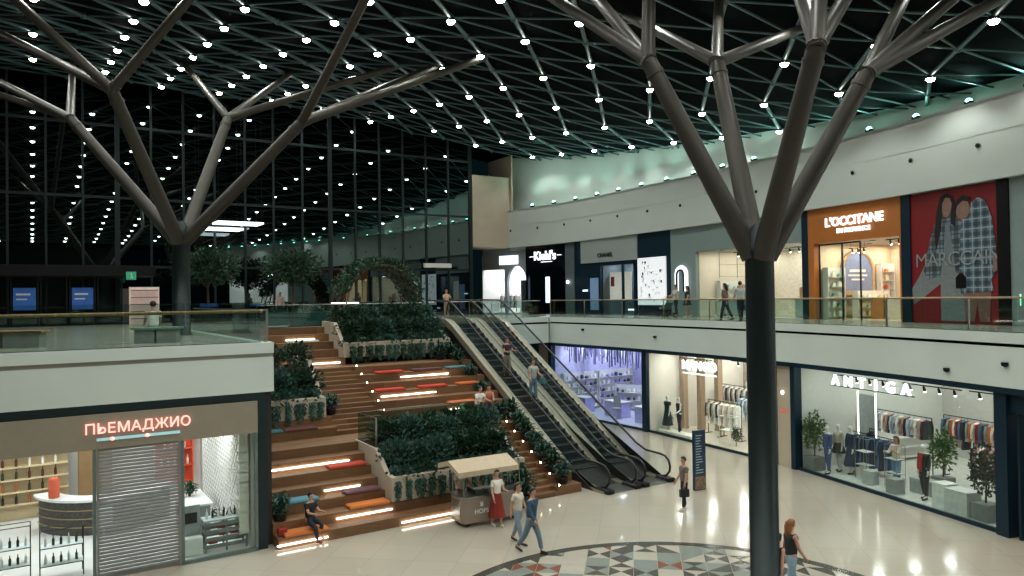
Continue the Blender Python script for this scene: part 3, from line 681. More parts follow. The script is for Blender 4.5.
# ================================================================== shops
M_ceil = mat('shop_ceiling', '#d0d0cc', .8, var=.02)
def room(curve, s0, s1, off, z0, h, depth, name, wallm, floorm, backm=None, ceil_power=250, lights=(2, 2), col='#f4f6ff', fr=True):
    o, an, w = chord(curve, s0, s1, off)
    b = MB(); b.box(-.05, w+.05, 0, depth, -.12, .012); struct('floor_'+name, b, floorm, (o[0], o[1], z0), an)
    b = MB(); b.box(-.06, 0, 0, depth, 0, h); b.box(w, w+.06, 0, depth, 0, h); b.mi = 1; b.box(-.06, w+.06, depth, depth+.1, 0, h); struct('wall_'+name, b, [wallm, backm or wallm], (o[0], o[1], z0), an)
    b = MB(); b.box(-.06, w+.06, .05, depth, h, h+.08); struct('ceiling_'+name, b, M_ceil, (o[0], o[1], z0), an)
    nx, ny = lights; nx += 1; ny += 1
    for i in range(nx):
        for j in range(ny):
            p = loc_on(o, an, w*(i+.5)/nx, depth*(j+.5)/ny, z0+h-.01)
            t = thing('ceiling_downlight', 'round recessed ceiling spot inside the '+name.replace('_', ' '), 'ceiling light', p, an, 'ceiling spots of the '+name.replace('_', ' '))
            b = MB(); b.lathe([(.13, .0), (.15, -.03), (.11, -.03), (.11, 0)], 14); part('rim', b, M_steel, t); b = MB(); b.lathe([(.105, -.012), (.001, -.02)], 12); part('lens', b, mat('shop_spot_lens', '#ffffff', emit=18, ecol='#ffffff'), t)
            lamp('AREA', (0, 0, -.05), ceil_power*1.25/(nx*ny), col, .3, (0, 0, 0), t, 'shop_spot')
    return o, an, w
def pane(curve, s0, s1, off, z0, z1, n, name, idx):
    o, an, w = chord(curve, s0, s1, off); b = MB()
    for k in range(n): b.box(w*k/n+.006, w*(k+1)/n-.006, -.006, .006, z0, z1)
    return struct('window_%d' % idx, b, M_gshop, (o[0], o[1], 0), an)
def P(o, an, x, y, z=0): return loc_on(o, an, x, y, z)

# --- generic stock
HANG = {}
def hanger_mesh(kind, col):
    k = (kind, col)
    if k not in HANG:
        b = MB(); r = random.Random(hash(kind) % 97)
        L = {'shirt': .72, 'coat': 1.05, 'dress': 1.15, 'top': .6}[kind]; w = .045; W = .22
        prof = [(0, .0, .07), (-.05, .5, .9), (-.3, .8, .95), (-L*.7, .9, 1.1), (-L, 1.1, 1.3)]
        vs = []
        for z, f, g_ in prof:
            ww = W*f+.03; d = w*g_
            vs += [(-d, -ww, z), (d, -ww, z), (d*1.2, 0, z), (d, ww, z), (-d, ww, z), (-d*1.2, 0, z)]
        fs = [(5, 4, 3, 2, 1, 0), tuple(range(24, 30))]
        for i in range(4):
            for j in range(6): a = i*6+j; c = i*6+(j+1) % 6; fs.append((a, c, c+6, a+6))
        b.add(vs, fs)
        for sy in (-1, 1): b.tube([(0, sy*.2, -.06), (0, sy*.27, -.3), (0, sy*.27, -.58 if kind != 'top' else -.3)], [.05, .045, .035], 6)
        b.tube([(0, 0, -.01), (0, 0, .05), (.02, 0, .08)], .006, 4)
        HANG[k] = b.mesh(kind, cm(col, .85))
    return HANG[k]
CN = {'#e8e4da': 'cream', '#c8d4dc': 'pale blue', '#8ea6b8': 'dusty blue', '#2b3c54': 'navy', '#1d2430': 'dark navy', '#b8a890': 'beige', '#c98f86': 'dusty pink', '#3a3a3c': 'charcoal', '#e4cfc4': 'blush', '#7c8c74': 'sage', '#f2f2ee': 'white', '#8f2f2a': 'dark red', '#4d6f92': 'denim blue', '#9a9a98': 'grey', '#c06a30': 'orange'}
KN = {'shirt': 'shirt', 'coat': 'coat', 'dress': 'dress', 'top': 'blouse'}
def rack(p, rz, L, h, stock, label, where, step=.12, two=False):
    t = thing('clothes_rack', label, 'clothes rack', p, rz)
    b = MB()
    for x in (0, L): b.tube([(x, 0, 0), (x, 0, h)], .018, 6); b.tube([(x, -.25, .02), (x, .25, .02)], .018, 6)
    fr_ = part('frame', b, M_black, t); b = MB(); b.tube([(0, 0, h), (L, 0, h)], .018, 6); part('rail', b, M_black, fr_)
    n = int((L-.15)/step)
    for k in range(n):
        kind, col = stock[k % len(stock)]; q = loc_on(p, rz, .1+k*step, 0, p[2]+h-.09)
        o = link('hanging_'+('blouse' if kind == 'top' else kind), hanger_mesh(kind, col), None, q, rz+random.uniform(-.12, .12))
        tag(o, '%s %s hanging on %s' % (CN[col], KN[kind], where), 'clothing', 'clothes hanging on '+where)
def track(p, rz, L, label, n=4):
    t = thing('track_spotlights', label, 'track lights', p, rz); b = MB(); b.box(0, L, -.02, .02, -.02, .02); b.tube([(.1, 0, 0), (.1, 0, .35)], .006, 4); b.tube([(L-.1, 0, 0), (L-.1, 0, .35)], .006, 4); part('rail', b, M_black, t)
    for k in range(n):
        x = L*(k+.5)/n; b = MB(); b.tube([(x, 0, -.02), (x, .02, -.07), (x, .06, -.2)], [.02, .045, .05], 8); sh_ = part('spot_head', b, M_black, t)
        b = MB(); b.ball((x, .065, -.205), .045, 6); part('lens', b, mat('spot_lens', '#ffffff', emit=9, ecol='#fff4e8'), sh_)
def crate_plinth(p, rz, w, d, h, col, label, cat='plinth'):
    b = MB(); b.box(0, w, 0, d, 0, h-.04, .012); b.box(-.01, w+.01, -.01, d+.01, h-.035, h, .008); b.box(.03, w-.03, .03, d-.03, h-.04, h-.03)
    return solo('display_plinth', b, cm(col, .5), label, cat, p, rz)
# ================= left ground floor shop (wine shop)
b = MB(); b.box(-22, 5.25, 21.6, 29.5, 0, .02); struct('floor_wine_shop', b, M_shopfl, rz=A)
b = MB(); b.box(-22, 5.4, 29.4, 29.6, 0, 4.4); b.box(5.22, 5.34, 21.75, 29.5, 0, 4.4); struct('wall_wine_shop', b, M_wallw, rz=A)
b = MB(); b.box(-22, 5.3, 21.8, 29.5, 3.75, 4.4); struct('ceiling_wine_shop', b, M_ceil, rz=A)
b = MB(); b.box(-22, 5.32, 21.42, 21.6, 3.32, 4.2); struct('trim_sign_band', b, mat('taupe_sign_band', '#8f8676', .6, var=.03), rz=A)
b = MB(); b.box(-20, 1.3, 21.48, 21.495, .1, 3.34); b.box(3.42, 5.3, 21.48, 21.495, .1, 3.34); struct('window_2', b, M_gshop, rz=A)
b = MB(); b.box(-20, 1.3, 21.44, 21.54, 0, .1); b.box(3.4, 5.32, 21.44, 21.54, 0, .1)
for u in (-4.2, -1.45, 1.3, 3.36, 5.27): b.box(u-.03, u+.05, 21.44, 21.54, 0, 3.34)
struct('trim_wine_shop_frame', b, mat('grey_green_frame', '#6d7c7a', .4, .5), rz=A)
p, r = fu(1.36, 21.5, 0); t = thing('roller_shutter', 'closed grey slatted roller shutter between two shop windows', 'roller shutter', p, r)
b = MB(); b.box(0, .05, -.05, .05, 0, 3.34); b.box(1.9, 1.97, -.05, .05, 0, 3.34); part('side_rail', b, M_steel, t)
b = MB()
for k in range(36): z = .1+k*.09; b.polyx([(-.01, z), (-.022, z+.03), (-.01, z+.076), (.008, z+.076), (.0, z+.03), (.008, z)], .05, 1.9)
part('slat_curtain', b, mat('galvanised_slat', '#8b918f', .4, .4, var=.05), t); b = MB(); b.box(.05, 1.9, -.03, .03, .02, .1); part('bottom_bar', b, M_steel, t)
for u, v, pw in ((-3, 24, 150), (0.3, 23.5, 150), (0.3, 27.3, 150), (2.6, 24.5, 120), (4.3, 23.5, 150), (4.3, 27, 120), (-3, 27.5, 120)):
    p, r = fu(u, v, 3.74); t = thing('ceiling_panel_light', 'square ceiling light inside the wine shop', 'ceiling light', p, r, 'ceiling lights of the wine shop')
    b = MB(); b.box(-.6, .6, -.6, .6, -.03, .0); part('frame', b, M_steel, t); b = MB(); b.box(-.7, .7, -.7, .7, -.045, -.03); part('diffuser', b, mat('shop_light_diffuser', '#ffffff', emit=1.6, ecol='#ffffff'), t)
    lamp('AREA', (0, 0, -.06), pw*.5, '#f6f8ff', 1.3, (0, 0, 0), t, 'shop_light')
M_pink = mat('pink_neon_letter', '#ffd8d0', emit=1.6, ecol='#ff9a90')
o = link('shop_sign', text_mesh('ПЬЕМАДЖИО', .36, M_pink, .05, spacing=1.02), None, *fu(2.33, 21.38, 3.72)); o.rotation_euler = (0, 0, A); tag(o, 'pink lit Cyrillic letters on taupe band of the wine shop', 'shop sign')
b = MB(); b.box(-.97, .97, -.015, .015, -.02, .05); b.mi = 1; b.ball((-.62, -.02, .015), .05, 6); b.ball((.18, -.02, .015), .05, 6)
o = solo('sign_underline', b, [mat('pale_teal_tube', '#9fc4c6', emit=.5, ecol='#9fd0d6'), M_pink], 'thin pale blue line with two dots under the pink letters', 'sign', *fu(2.33, 21.39, 3.55))
# curved bar counter
p, r = fu(2.1, 27.6, .02); t = thing('bar_counter', 'curved tasting counter with white top in the wine shop', 'counter', p, r)
def arc(R, a0, a1, n=18): return [(R*cos(radians(a0+(a1-a0)*k/n)), R*sin(radians(a0+(a1-a0)*k/n))) for k in range(n+1)]
b = MB(); b.poly(arc(1.95, 185, 330)+arc(1.6, 330, 185), 0, 1.02); fr_ = part('front', b, mat('dark_slatted_counter', '#3e3a36', .6, var=.5, scale=14), t)
b = MB(); b.poly(arc(2.08, 183, 332)+arc(1.45, 332, 183), 1.02, 1.09); part('worktop', b, M_pale, t)
b = MB()
for z in (.25, .5, .75): b.tube([(x, y, z) for x, y in arc(1.98, 186, 329)], .018, 5)
part('trim_bands', b, mat('brass_band', '#9b8660', .4, .6), fr_)
p, r = fu(1.8, 25.35, .02); b = MB(); b.box(-.22, .22, 0, .03, .25, .85, .01); b.box(-.02, .02, .03, .2, 0, .3); solo('notice_board', b, cm('#c4c8c6'), 'pale grey notice board leaning on the curved counter', 'notice board', p, r)
# back shelves with bottles
p, r = fu(-4.6, 28.7, .02); t = thing('bottle_shelf', 'long light wood shelf full of small bottles on back wall', 'shelf', p, r)
b = MB(); b.box(0, 5.6, .35, .42, 0, 3.0); part('back_panel', b, mat('light_birch_panel', '#c9b48e', .6, var=.06), t)
BOT = {}
def bottle(col, sc=1):
    k = (col, sc)
    if k not in BOT: b = MB(); b.lathe([(.036*sc, 0), (.038*sc, .01), (.038*sc, .17*sc), (.014*sc, .23*sc), (.014*sc, .3*sc), (.001, .3*sc)], 8); BOT[k] = b.mesh('bottle', mat('bottle_'+col.strip('#'), col, .25, var=.02))
    return BOT[k]
for j, z in enumerate((.55, .95, 1.35, 1.75, 2.15, 2.55)):
    b = MB(); b.box(0, 5.6, 0, .36, z-.03, z); part('shelf_board', b, mat('light_birch_panel', '#c9b48e'), t)
    cn = {'#2c3a2a': 'green', '#5a2a20': 'amber', '#e6e2d8': 'white', '#20242a': 'black', '#b86a3a': 'orange'}
    for k in range(15):
        c = list(cn)[(k//3+j) % 5]; pp, rr = fu(-4.4+.36*k, 28.88, z+.022); o = link('bottle', bottle(c, 1.1), None, pp, rr); tag(o, '%s bottle standing on the long light wood shelf' % cn[c], 'bottle', cn[c]+' bottles on the long wood shelf')
b = MB(); b.box(0, 1.0, 0, .5, 0, 3.7); solo('wooden_column_panel', b, mat('brown_oak_panel', '#8a6a42', .5, var=.1), 'brown oak panel behind the curved counter', 'wall panel', *fu(1.3, 28.85, .02))
# orange shelf, white table, wine rack, pallet display
p, r = fu(3.7, 28.9, .02); t = thing('orange_shelf', 'bright orange shelf unit at the back of the wine shop', 'shelf', p, r); b = MB(); b.box(0, 1.2, .35, .4, .5, 2.8); b.box(0, .04, 0, .35, .5, 2.8); b.box(1.16, 1.2, 0, .35, .5, 2.8); part('cabinet', b, cm('#d8481c'), t)
for z in (.5, 1.1, 1.7, 2.3, 2.77): b = MB(); b.box(.04, 1.16, 0, .35, z, z+.03); part('shelf_board', b, cm('#d8481c'), t)
for k in range(9): pp, rr = fu(3.85+.11*k, 29.05, 1.153+(.6 if k % 2 else 0)); o = link('bottle', bottle('#e6e2d8', 1.1), None, pp, rr); tag(o, 'white bottle standing on the orange shelf unit', 'bottle', 'white bottles on the orange shelf')
p, r = fu(3.75, 23.7, .02); t = thing('display_table', 'white block table with dark leg panel, plant on top, in the wine shop', 'table', p, r)
b = MB(); b.box(0, .8, 0, 2.0, .88, .95, .01); part('tabletop', b, M_pale, t); b = MB(); b.box(.06, .74, .06, 1.94, 0, .88); part('base', b, cm('#7c8484', .5), t)
plant('fern', 1, 'table_plant', 'small leafy plant standing on the white block table', (*xy(4.1, 24.9), .972), 0, .6)
b = MB(); L = 5.4; 
for k in range(28):
    a = -2.2+k*.28
    for sg in (1, -1):
        y0, z0, y1, z1 = a, .5, a+2.7, 3.2
        if sg < 0: z0, z1 = z1, z0
        # clip to 0..L
        ys = max(0, y0); ye = min(L, y1)
        if ye-ys < .05: continue
        za = z0+(z1-z0)*(ys-y0)/(y1-y0); zb = z0+(z1-z0)*(ye-y0)/(y1-y0)
        b.polyx([(ys, za-.018), (ye, zb-.018), (ye, zb+.018), (ys, za+.018)], 0, .26)
b.box(.24, .27, 0, L, .45, 3.25); b.box(0, .27, 0, .03, .4, 3.25); b.box(0, .27, L-.03, L, .4, 3.25); b.box(0, .27, 0, L, 3.22, 3.26); b.box(0, .27, 0, L, .4, .45)
p, r = fu(4.9, 21.85, .02); t = thing('wine_rack', 'tall white diamond lattice wine rack along right wall', 'wine rack', p, r); part('lattice', b, M_wallw, t)
for k in range(18):
    for j in range(5):
        pp, rr = fu(4.98, 22.05+k*.28, .66+j*.52+(.0 if k % 2 else .14)); o = link('wine_bottle', bottle('#20242a', 1.05), None, pp, rr); o.rotation_euler = (0, radians(90), rr)
        tag(o, 'dark wine bottle lying in the white lattice rack', 'bottle', 'wine bottles lying in the lattice rack')
p, r = fu(4.0, 21.95, .02); t = thing('pallet_display', 'grey wooden pallet crate display by window right of the shutter', 'display stand', p, r)
b = MB()
for z in (.12, .32, .52, .72): b.box(0, 1.15, 0, .025, z, z+.1); b.box(0, 1.15, .5, .525, z, z+.1); b.box(-.01, .015, 0, .5, z, z+.1)
for x in (0, .56, 1.1): b.box(x, x+.05, .02, .06, 0, .86); b.box(x, x+.05, .46, .5, 0, .86)
part('crate', b, cm('#767c7c'), t); b = MB(); b.box(-.02, 1.17, -.01, .53, .86, .9); part('tabletop', b, cm('#a4aaa8'), t)
for k, (x, z) in enumerate(((.12, .23), (.4, .43), (.7, .43), (.35, .63), (.85, .63))):
    b = MB(); b.box(0, .24, 0, .2, 0, .06, .01); pp, rr = fu(4.0+x, 22.05, z); solo('red_box', b, cm('#b8402c'), 'small red box inside the grey pallet display, '+('low left', 'middle left', 'middle right', 'upper left', 'upper right')[k], 'box', pp, rr)
for k in range(7): pp, rr = fu(4.1+.15*k, 22.2, .925); o = link('bottle', bottle(['#e6e2d8', '#20242a'][k % 2], .9), None, pp, rr); tag(o, '%s bottle standing on top of the grey pallet display' % ['white', 'black'][k % 2], 'bottle', 'bottles on the pallet display')
o = link('table_sign', text_mesh('SUA', .3, M_black, .04), None, *fu(4.55, 22.3, .925)); o.rotation_euler = (0, 0, A); tag(o, 'dark free-standing letters on the pallet display', 'sign')
b = MB(); b.box(0, .5, 0, .25, .0, .5, .02); b.box(.02, .48, -.02, .0, .05, .45); solo('white_canister', b, M_pale, 'white box on floor beside the pallet display', 'box', *fu(3.45, 21.95, .02))
p, r = fu(3.45, 22.35, .02); t = thing('info_stand', 'grey info stand with dark picture beside the shutter', 'display stand', p, r); b = MB(); b.box(0, .5, 0, .06, 0, 1.3, .01); part('panel', b, cm('#9aa09e'), t); b = MB(); b.box(.08, .42, -.012, -.002, .8, 1.1); part('picture', b, M_black, t)
# wire tables and shelf at the left window
for i, (u, v, w, h, lb) in enumerate(((-.95, 22.6, .9, 1.35, 'black wire stand with glassware at left edge of wine shop window'), (.15, 22.2, .95, 1.25, 'black wire frame display with glass shelves left of the shutter'))):
    p, r = fu(u, v, .02); t = thing('wire_display', lb, 'display stand', p, r); b = MB()
    for x in (0, w):
        for y in (0, .45): b.tube([(x, y, 0), (x, y, h)], .014, 5)
    for z in (.35, .8, h):
        b.tube([(0, 0, z), (w, 0, z), (w, .45, z), (0, .45, z)], .012, 5, closed=True)
    part('frame', b, M_black, t)
    for z in (.35, .8):
        b = MB(); b.box(.0, w, 0, .45, z, z+.015); part('shelf_board', b, cm('#c8d0ce', .3), t)
        for k in range(5): pp = loc_on(p, r, .12+k*.17, .2, .02+z+.017); o = link('bottle', bottle(['#20242a', '#e6e2d8', '#2c3a2a'][(k+i) % 3], .85), None, pp, r); tag(o, '%s bottle on the %s' % (['black', 'white', 'green'][(k+i) % 3], 'wire stand at left edge' if i == 0 else 'wire frame display left of the shutter'), 'bottle', 'bottles on wire display '+('at left edge' if i == 0 else 'by the shutter'))
b = MB()
for k in range(26): b.ball((random.uniform(-.7, .7), random.uniform(-.4, .5), random.uniform(-.35, .1)), random.uniform(.07, .13), 6)
solo('cloud_chandelier', b, mat('white_bubble_glass', '#f4f4f0', .3, emit=.8), 'cluster of white globes hanging above the white block table', 'chandelier', *fu(4.0, 24.6, 3.45))
b = MB(); b.lathe([(.14, 0), (.15, .05), (.15, .55), (.1, .6)], 14); solo('orange_barrel', b, cm('#c05030'), 'red-orange canister on end of the curved counter', 'canister', *fu(.55, 26.6, 1.115))

# ================= right ground floor: purple lit shop, beige shop, fashion store
def mull(s, z0, z1, w=.3, off=.25, m=None, name='trim_mullion'):
    p, r = fc(s, off, 0); b = MB(); b.box(-w/2, w/2, -.12, .25, z0, z1); struct(name, b, m or M_navy, p, r)
for s, w in ((6.12, .3), (14.3, .34), (22.96, .2), (24.0, .24), (32.85, .4), (37.5, .4), (44, .4), (50, .4)): mull(s, 0, 4.2, w)
p, r = fc(23.5, .3, 0); b = MB(); b.box(-.42, .42, -.1, .3, 0, 4.15); solo('stone_pier', b, M_beige, 'beige stone pier between dark column and the fashion store', 'pier', p, r)
o = link('small_sign', text_mesh('FERR', .15, mat('red_letter', '#c84a3a', emit=.8, ecol='#e05040'), .02), None, *fc(23.45, .18, 2.2)); o.rotation_euler = (0, 0, CE.at(23.45)[2]); tag(o, 'small red letters on the beige pier', 'sign')
p, r = fc(23.4, .17, 3.0); b = MB(); b.ball((0, 0, 0), .07, 8, 1, .5, 1); solo('wall_lamp', b, mat('wall_lamp_glow', '#ffffff', emit=8), 'small glowing lamp on the beige pier', 'wall light', p, r)
for i, (s0, s1, n) in enumerate(((6.25, 14.15, 4), (14.5, 22.86, 5), (24.1, 32.66, 6))):
    pane(CE, s0, s1, .3, .12, 4.12, n, 'x', 3+i)
    o, an, w = chord(CE, s0, s1, .3); b = MB(); b.box(0, w, -.05, .05, 0, .12); struct('trim_sill_%d' % (i+1), b, M_navy, (o[0], o[1], 0), an)
# --- shop A
o, an, w = room(CE, 6.25, 14.15, .34, .03, 4.2, 6.5, 'purple_lit_shop', mat('lavender_wall', '#dcdaea', .6, var=.03), mat('pale_lilac_floor', '#cfcfe0', .2), mat('violet_back_wall', '#c0bddf', .6, var=.15), 420, (3, 2), '#e2e4ff')
b = MB(); rr_ = random.Random(4)
t = thing('hanging_ribbons', 'purple and white strips hanging from the ceiling of purple shop', 'decoration', P(o, an, .3, .6, 4.2), an)
for row in range(7):
    b = MB()
    for k in range(34):
        x = k*(w-.6)/34+rr_.uniform(0, .1); l = rr_.uniform(.35, 1.2); b.mi = rr_.randrange(3); b.box(x, x+.1, row*.8, row*.8+.02, -l, -.01)
    part('ribbon_row', b, [cm('#a29cd0'), cm('#d9d7ee'), cm('#6c68a6')], t)
def gondola(o, an, x, y, w, h, rot, lb, prods, z0=.045, cols=('#e8e6f4', '#9a92cc', '#3d3a5a', '#f4f4f4'), cc='white', shelfm=None):
    p = P(o, an, x, y, z0); r = an+rot; t = thing('shop_shelf', lb, 'shelf', p, r); sm = shelfm or M_pale
    b = MB(); b.box(0, w, .3, .34, 0, h); b.box(-.03, 0, 0, .34, 0, h); b.box(w, w+.03, 0, .34, 0, h); cb_ = part('cabinet', b, sm, t)
    nl = max(2, int(h/.42))
    for j in range(nl):
        z = .12+j*(h-.1)/nl; b = MB(); b.box(0, w, .01, .3, z-.02, z); part('shelf_board', b, sm, cb_)
        if prods:
            k = 0; xx = .06
            while xx < w-.1:
                ww = .11+.05*((k*7+j*3) % 3); c = cols[(k//2+j) % len(cols)]; hh = .12+.05*((k+j) % 3)
                key = ('prod', c, ww, hh)
                if key not in BOT: b = MB(); b.box(0, ww, 0, .12, 0, hh, .008); b.box(ww*.3, ww*.7, .02, .1, hh, hh+.04); BOT[key] = b.mesh('product_box', cm(c, .5))
                q = loc_on(p, r, xx, .1, p[2]+z+.001); ob = link('product_box', BOT[key], None, q, r); tag(ob, 'small packaged product on '+lb, 'product', 'products on '+prods)
                xx += ww+.19; k += 1
    return t
gondola(o, an, .42, .5, 2.6, 2.3, pi/2, 'white shelf on violet side wall, nearest the window', 'the violet side wall shelf by the window')
gondola(o, an, .42, 3.3, 2.8, 2.3, pi/2, 'white shelf on violet side wall, further inside', 'the inner violet side wall shelf')
b = MB(); b.box(.0, .06, .1, 6.4, .0, 4.15); solo('violet_panel', b, mat('violet_back_wall', '#c0bddf'), 'violet panel covering the side wall of purple shop', 'wall panel', (o[0], o[1], .045), an)
gondola(o, an, 5.4, 6.1, 2.2, 2.1, 0, 'white shelf on the right of the violet back wall', 'the right violet wall shelf')
gondola(o, an, 1.5, 3.6, 1.8, 1.5, .5, 'low white shelf in middle of purple shop, left', 'the low left shelf of the purple shop')
gondola(o, an, 4.2, 3.2, 2.0, 1.5, 0, 'low white shelf in the middle of purple shop, right', 'the low right shelf of the purple shop')
for x, y, ww, lb in ((2.9, 1.5, 1.5, 'lilac block counter near the purple shop window, left'), (5.8, 1.2, 1.7, 'lilac block counter near purple shop window, right'), (.3, 1.2, 1.2, 'lilac block counter in left corner of the purple shop')):
    t = thing('block_counter', lb, 'counter', P(o, an, x, y, .045), an); b = MB(); b.box(0, ww, 0, .7, 0, .85); part('base', b, cm('#a8a3d2', .5), t); b = MB(); b.box(-.04, ww+.04, -.04, .74, .85, .9, .01); part('worktop', b, M_pale, t)
t = thing('vanity_mirror', 'dark framed mirror on lilac block counter at right', 'mirror', P(o, an, 6.8, 1.5, .95), an); b = MB(); b.box(-.25, .25, 0, .04, .1, 1.0, .01); part('frame', b, M_black, t); b = MB(); b.box(-.05, .05, -.05, .1, 0, .1); part('foot', b, M_black, t)
t = thing('makeup_chair', 'grey high chair inside the purple lit shop', 'chair', P(o, an, 4.3, 1.2, .045), an+.6)
b = MB(); b.box(-.22, .22, -.22, .22, .55, .63, .02); part('seat', b, cm('#8a8c94'), t); b = MB(); b.box(-.2, .2, .18, .24, .63, 1.3, .02); part('backrest', b, cm('#8a8c94'), t); b = MB(); b.lathe([(.22, 0), (.22, .03), (.03, .05), (.03, .55)], 12); part('pedestal', b, M_steel, t)
# --- shop B
o, an, w = room(CE, 14.5, 22.86, .34, .03, 4.2, 6.5, 'beige_fashion_shop', mat('warm_white_wall', '#e2ddd4', .6, var=.03), mat('warm_stone_floor', '#cfc6b8', .25), mat('greige_back_wall', '#9b9288', .6, var=.1), 430, (3, 2), '#fff6ec')
b = MB()
for x in (2.55, 3.15, 3.75): b.box(x, x+.28, .9+(x-2.5)*.2, 1.2+(x-2.5)*.2, 0, 4.1)
for k, x in enumerate((-.25+.35, .85, 1.6)):
    b = MB(); b.box(0, .3, 0, .3, 0, 4.12); b.box(-.02, .32, -.02, .32, 0, .08); solo('slim_pillar', b, mat('taupe_pillar', '#a08a74', .6, var=.06), 'slim taupe pillar behind the mannequins, '+('left', 'middle', 'right')[k], 'pillar', P(o, an, x, 1.9+.5*k, .045), an)
M_sg = M_sign
me = text_mesh('MANGO', .62, M_sg, .08, spacing=1.05, offset=.012); q = P(o, an, 3.4, .3, 3.42); ob = link('shop_sign', me, None, q, an); tag(ob, 'big glowing white letters inside window of the beige fashion shop', 'shop sign')
b = MB(); b.box(-1.15, 1.15, -.03, .03, 0, .06); ob = solo('sign_light_bar', b, M_sign, 'glowing white bar right under the big white letters', 'sign', P(o, an, 3.4, .32, 3.2), an)
rack(P(o, an, 1.9, 2.2, .045), an, 1.1, 1.7, [('shirt', '#3a3a3c'), ('shirt', '#b8a890'), ('coat', '#e8e4da')], 'short black clothes rack beside the mannequins', 'the short rack by mannequins')
rack(P(o, an, 3.1, 1.9, .045), an, 1.4, 1.75, [('coat', '#f2f2ee'), ('coat', '#e4cfc4'), ('shirt', '#b8a890')], 'black clothes rack with cream coats at the front', 'front rack of beige shop')
rack(P(o, an, 3.6, 2.7, .045), an, 1.9, 2.0, [('shirt', '#8ea6b8'), ('coat', '#c8d4dc'), ('shirt', '#4d6f92'), ('coat', '#f2f2ee')], 'black clothes rack with blue shirts near the dark column', 'blue shirt rack of beige shop')
rack(P(o, an, .3, 4.4, .045), an, 3.4, 2.2, [('shirt', '#3a3a3c'), ('shirt', '#9a9a98'), ('coat', '#e8e4da')], 'long high clothes rack at the back of beige shop', 'back rack of beige shop')
gondola(o, an, .6, 6.1, 3.0, 2.2, 0, 'pale shelf on the greige back wall of beige shop', 'the greige wall shelf', cols=('#d8cfc0', '#8a8078', '#efe9df'))
t = thing('mesh_cube_stand', 'white wire stand near the window of beige shop', 'display stand', P(o, an, 4.3, .7, .045), an); b = MB()
for x in (0, .7):
    for y in (0, .5): b.tube([(x, y, 0), (x, y, 1.3)], .016, 5)
b.tube([(0, 0, 1.3), (.7, 0, 1.3), (.7, .5, 1.3), (0, .5, 1.3)], .016, 5, closed=True); b.tube([(0, 0, .65), (.7, 0, .65), (.7, .5, .65), (0, .5, .65)], .016, 5, closed=True); part('frame', b, cm('#e4e2dc'), t); b = MB(); b.box(.02, .68, .02, .48, .65, .68); part('shelf_board', b, M_pale, t)
track(P(o, an, 3.6, 2.2, 3.8), an, 3.2, 'black ceiling track with spots above the blue shirt rack', 4)
track(P(o, an, .6, 1.5, 3.8), an, 2.4, 'black ceiling track with spots above the mannequins', 3)
plant('ficus', 0, 'window_plant', 'small green plant left of the mannequins in beige shop', P(o, an, .3, 1.0, .045), 0, .5)
plant('ficus', 1, 'window_plant', 'small leafy plant beside the white wire stand in beige shop', P(o, an, 5.15, .9, .045), 0, .5)
crate_plinth(P(o, an, .15, .3, .045), an, 2.6, .6, .12, '#e4e0d6', 'low white platform along window under the mannequins')
SB = (o, an)
# --- fashion store
o, an, w = room(CE, 24.1, 32.66, .34, .03, 4.2, 7.5, 'fashion_store', mat('plain_white_wall', '#cacac4', .6, var=.03), mat('pale_store_floor', '#d4d4cc', .2), mat('light_grey_back_wall', '#bcbab4', .6, var=.08), 260, (3, 3), '#fbfaf4')
t = thing('shop_sign', 'row of spaced glowing white letters at the top of fashion store window', 'shop sign', P(o, an, 0, .0, 0), an)
for k, ch in enumerate('ANTIGA'):
    ob = link('letter', text_mesh(ch, .54, M_sign, .07, offset=.01), t, (2.2+k*.64, -.12, 3.62), 0)
b = MB(); b.box(1.9, 5.7, -.1, -.06, 3.57, 3.6); part('letter_rail', b, M_black, t)
rack(P(o, an, .15, 3.1, .045), an, 3.3, 2.3, [('shirt', '#c8d4dc'), ('shirt', '#8ea6b8'), ('top', '#e4cfc4'), ('shirt', '#f2f2ee'), ('top', '#b8a890'), ('shirt', '#c98f86'), ('shirt', '#3a3a3c')], 'long high rack of pastel shirts in fashion store', 'the high pastel rack', .11)
rack(P(o, an, .45, 2.1, .045), an, 2.4, 1.45, [('coat', '#2b3c54'), ('coat', '#1d2430'), ('coat', '#4d6f92'), ('dress', '#2b3c54')], 'rack full of navy coats behind the mannequins', 'the navy coat rack', .11)
rack(P(o, an, 2.9, 4.3, .045), an, 3.0, 2.3, [('shirt', '#4d6f92'), ('coat', '#3a3a3c'), ('shirt', '#9a9a98'), ('shirt', '#c06a30'), ('coat', '#e8e4da'), ('shirt', '#8f2f2a')], 'long rack in back right of the fashion store', 'the back right rack', .13)
rack(P(o, an, 5.3, 2.9, .045), an, 1.8, 1.75, [('coat', '#1d2430'), ('shirt', '#c98f86'), ('shirt', '#f2f2ee'), ('coat', '#8f2f2a')], 'rack near the right plant in the fashion store', 'the rack near right plant', .13)
t = thing('lit_mirror', 'tall mirror with bright light tubes standing behind the coats', 'mirror', P(o, an, .35, 2.6, .045), an); b = MB(); b.box(.1, .9, 0, .03, .3, 2.9); part('mirror_glass', b, mat('mirror', '#c0c8cc', .05, 1), t)
for x in (.04, .96): b = MB(); b.box(x-.03, x+.03, -.02, .02, .3, 3.0); part('light_tube', b, M_led, t)
M_gpot = cm('#777b78', .7)
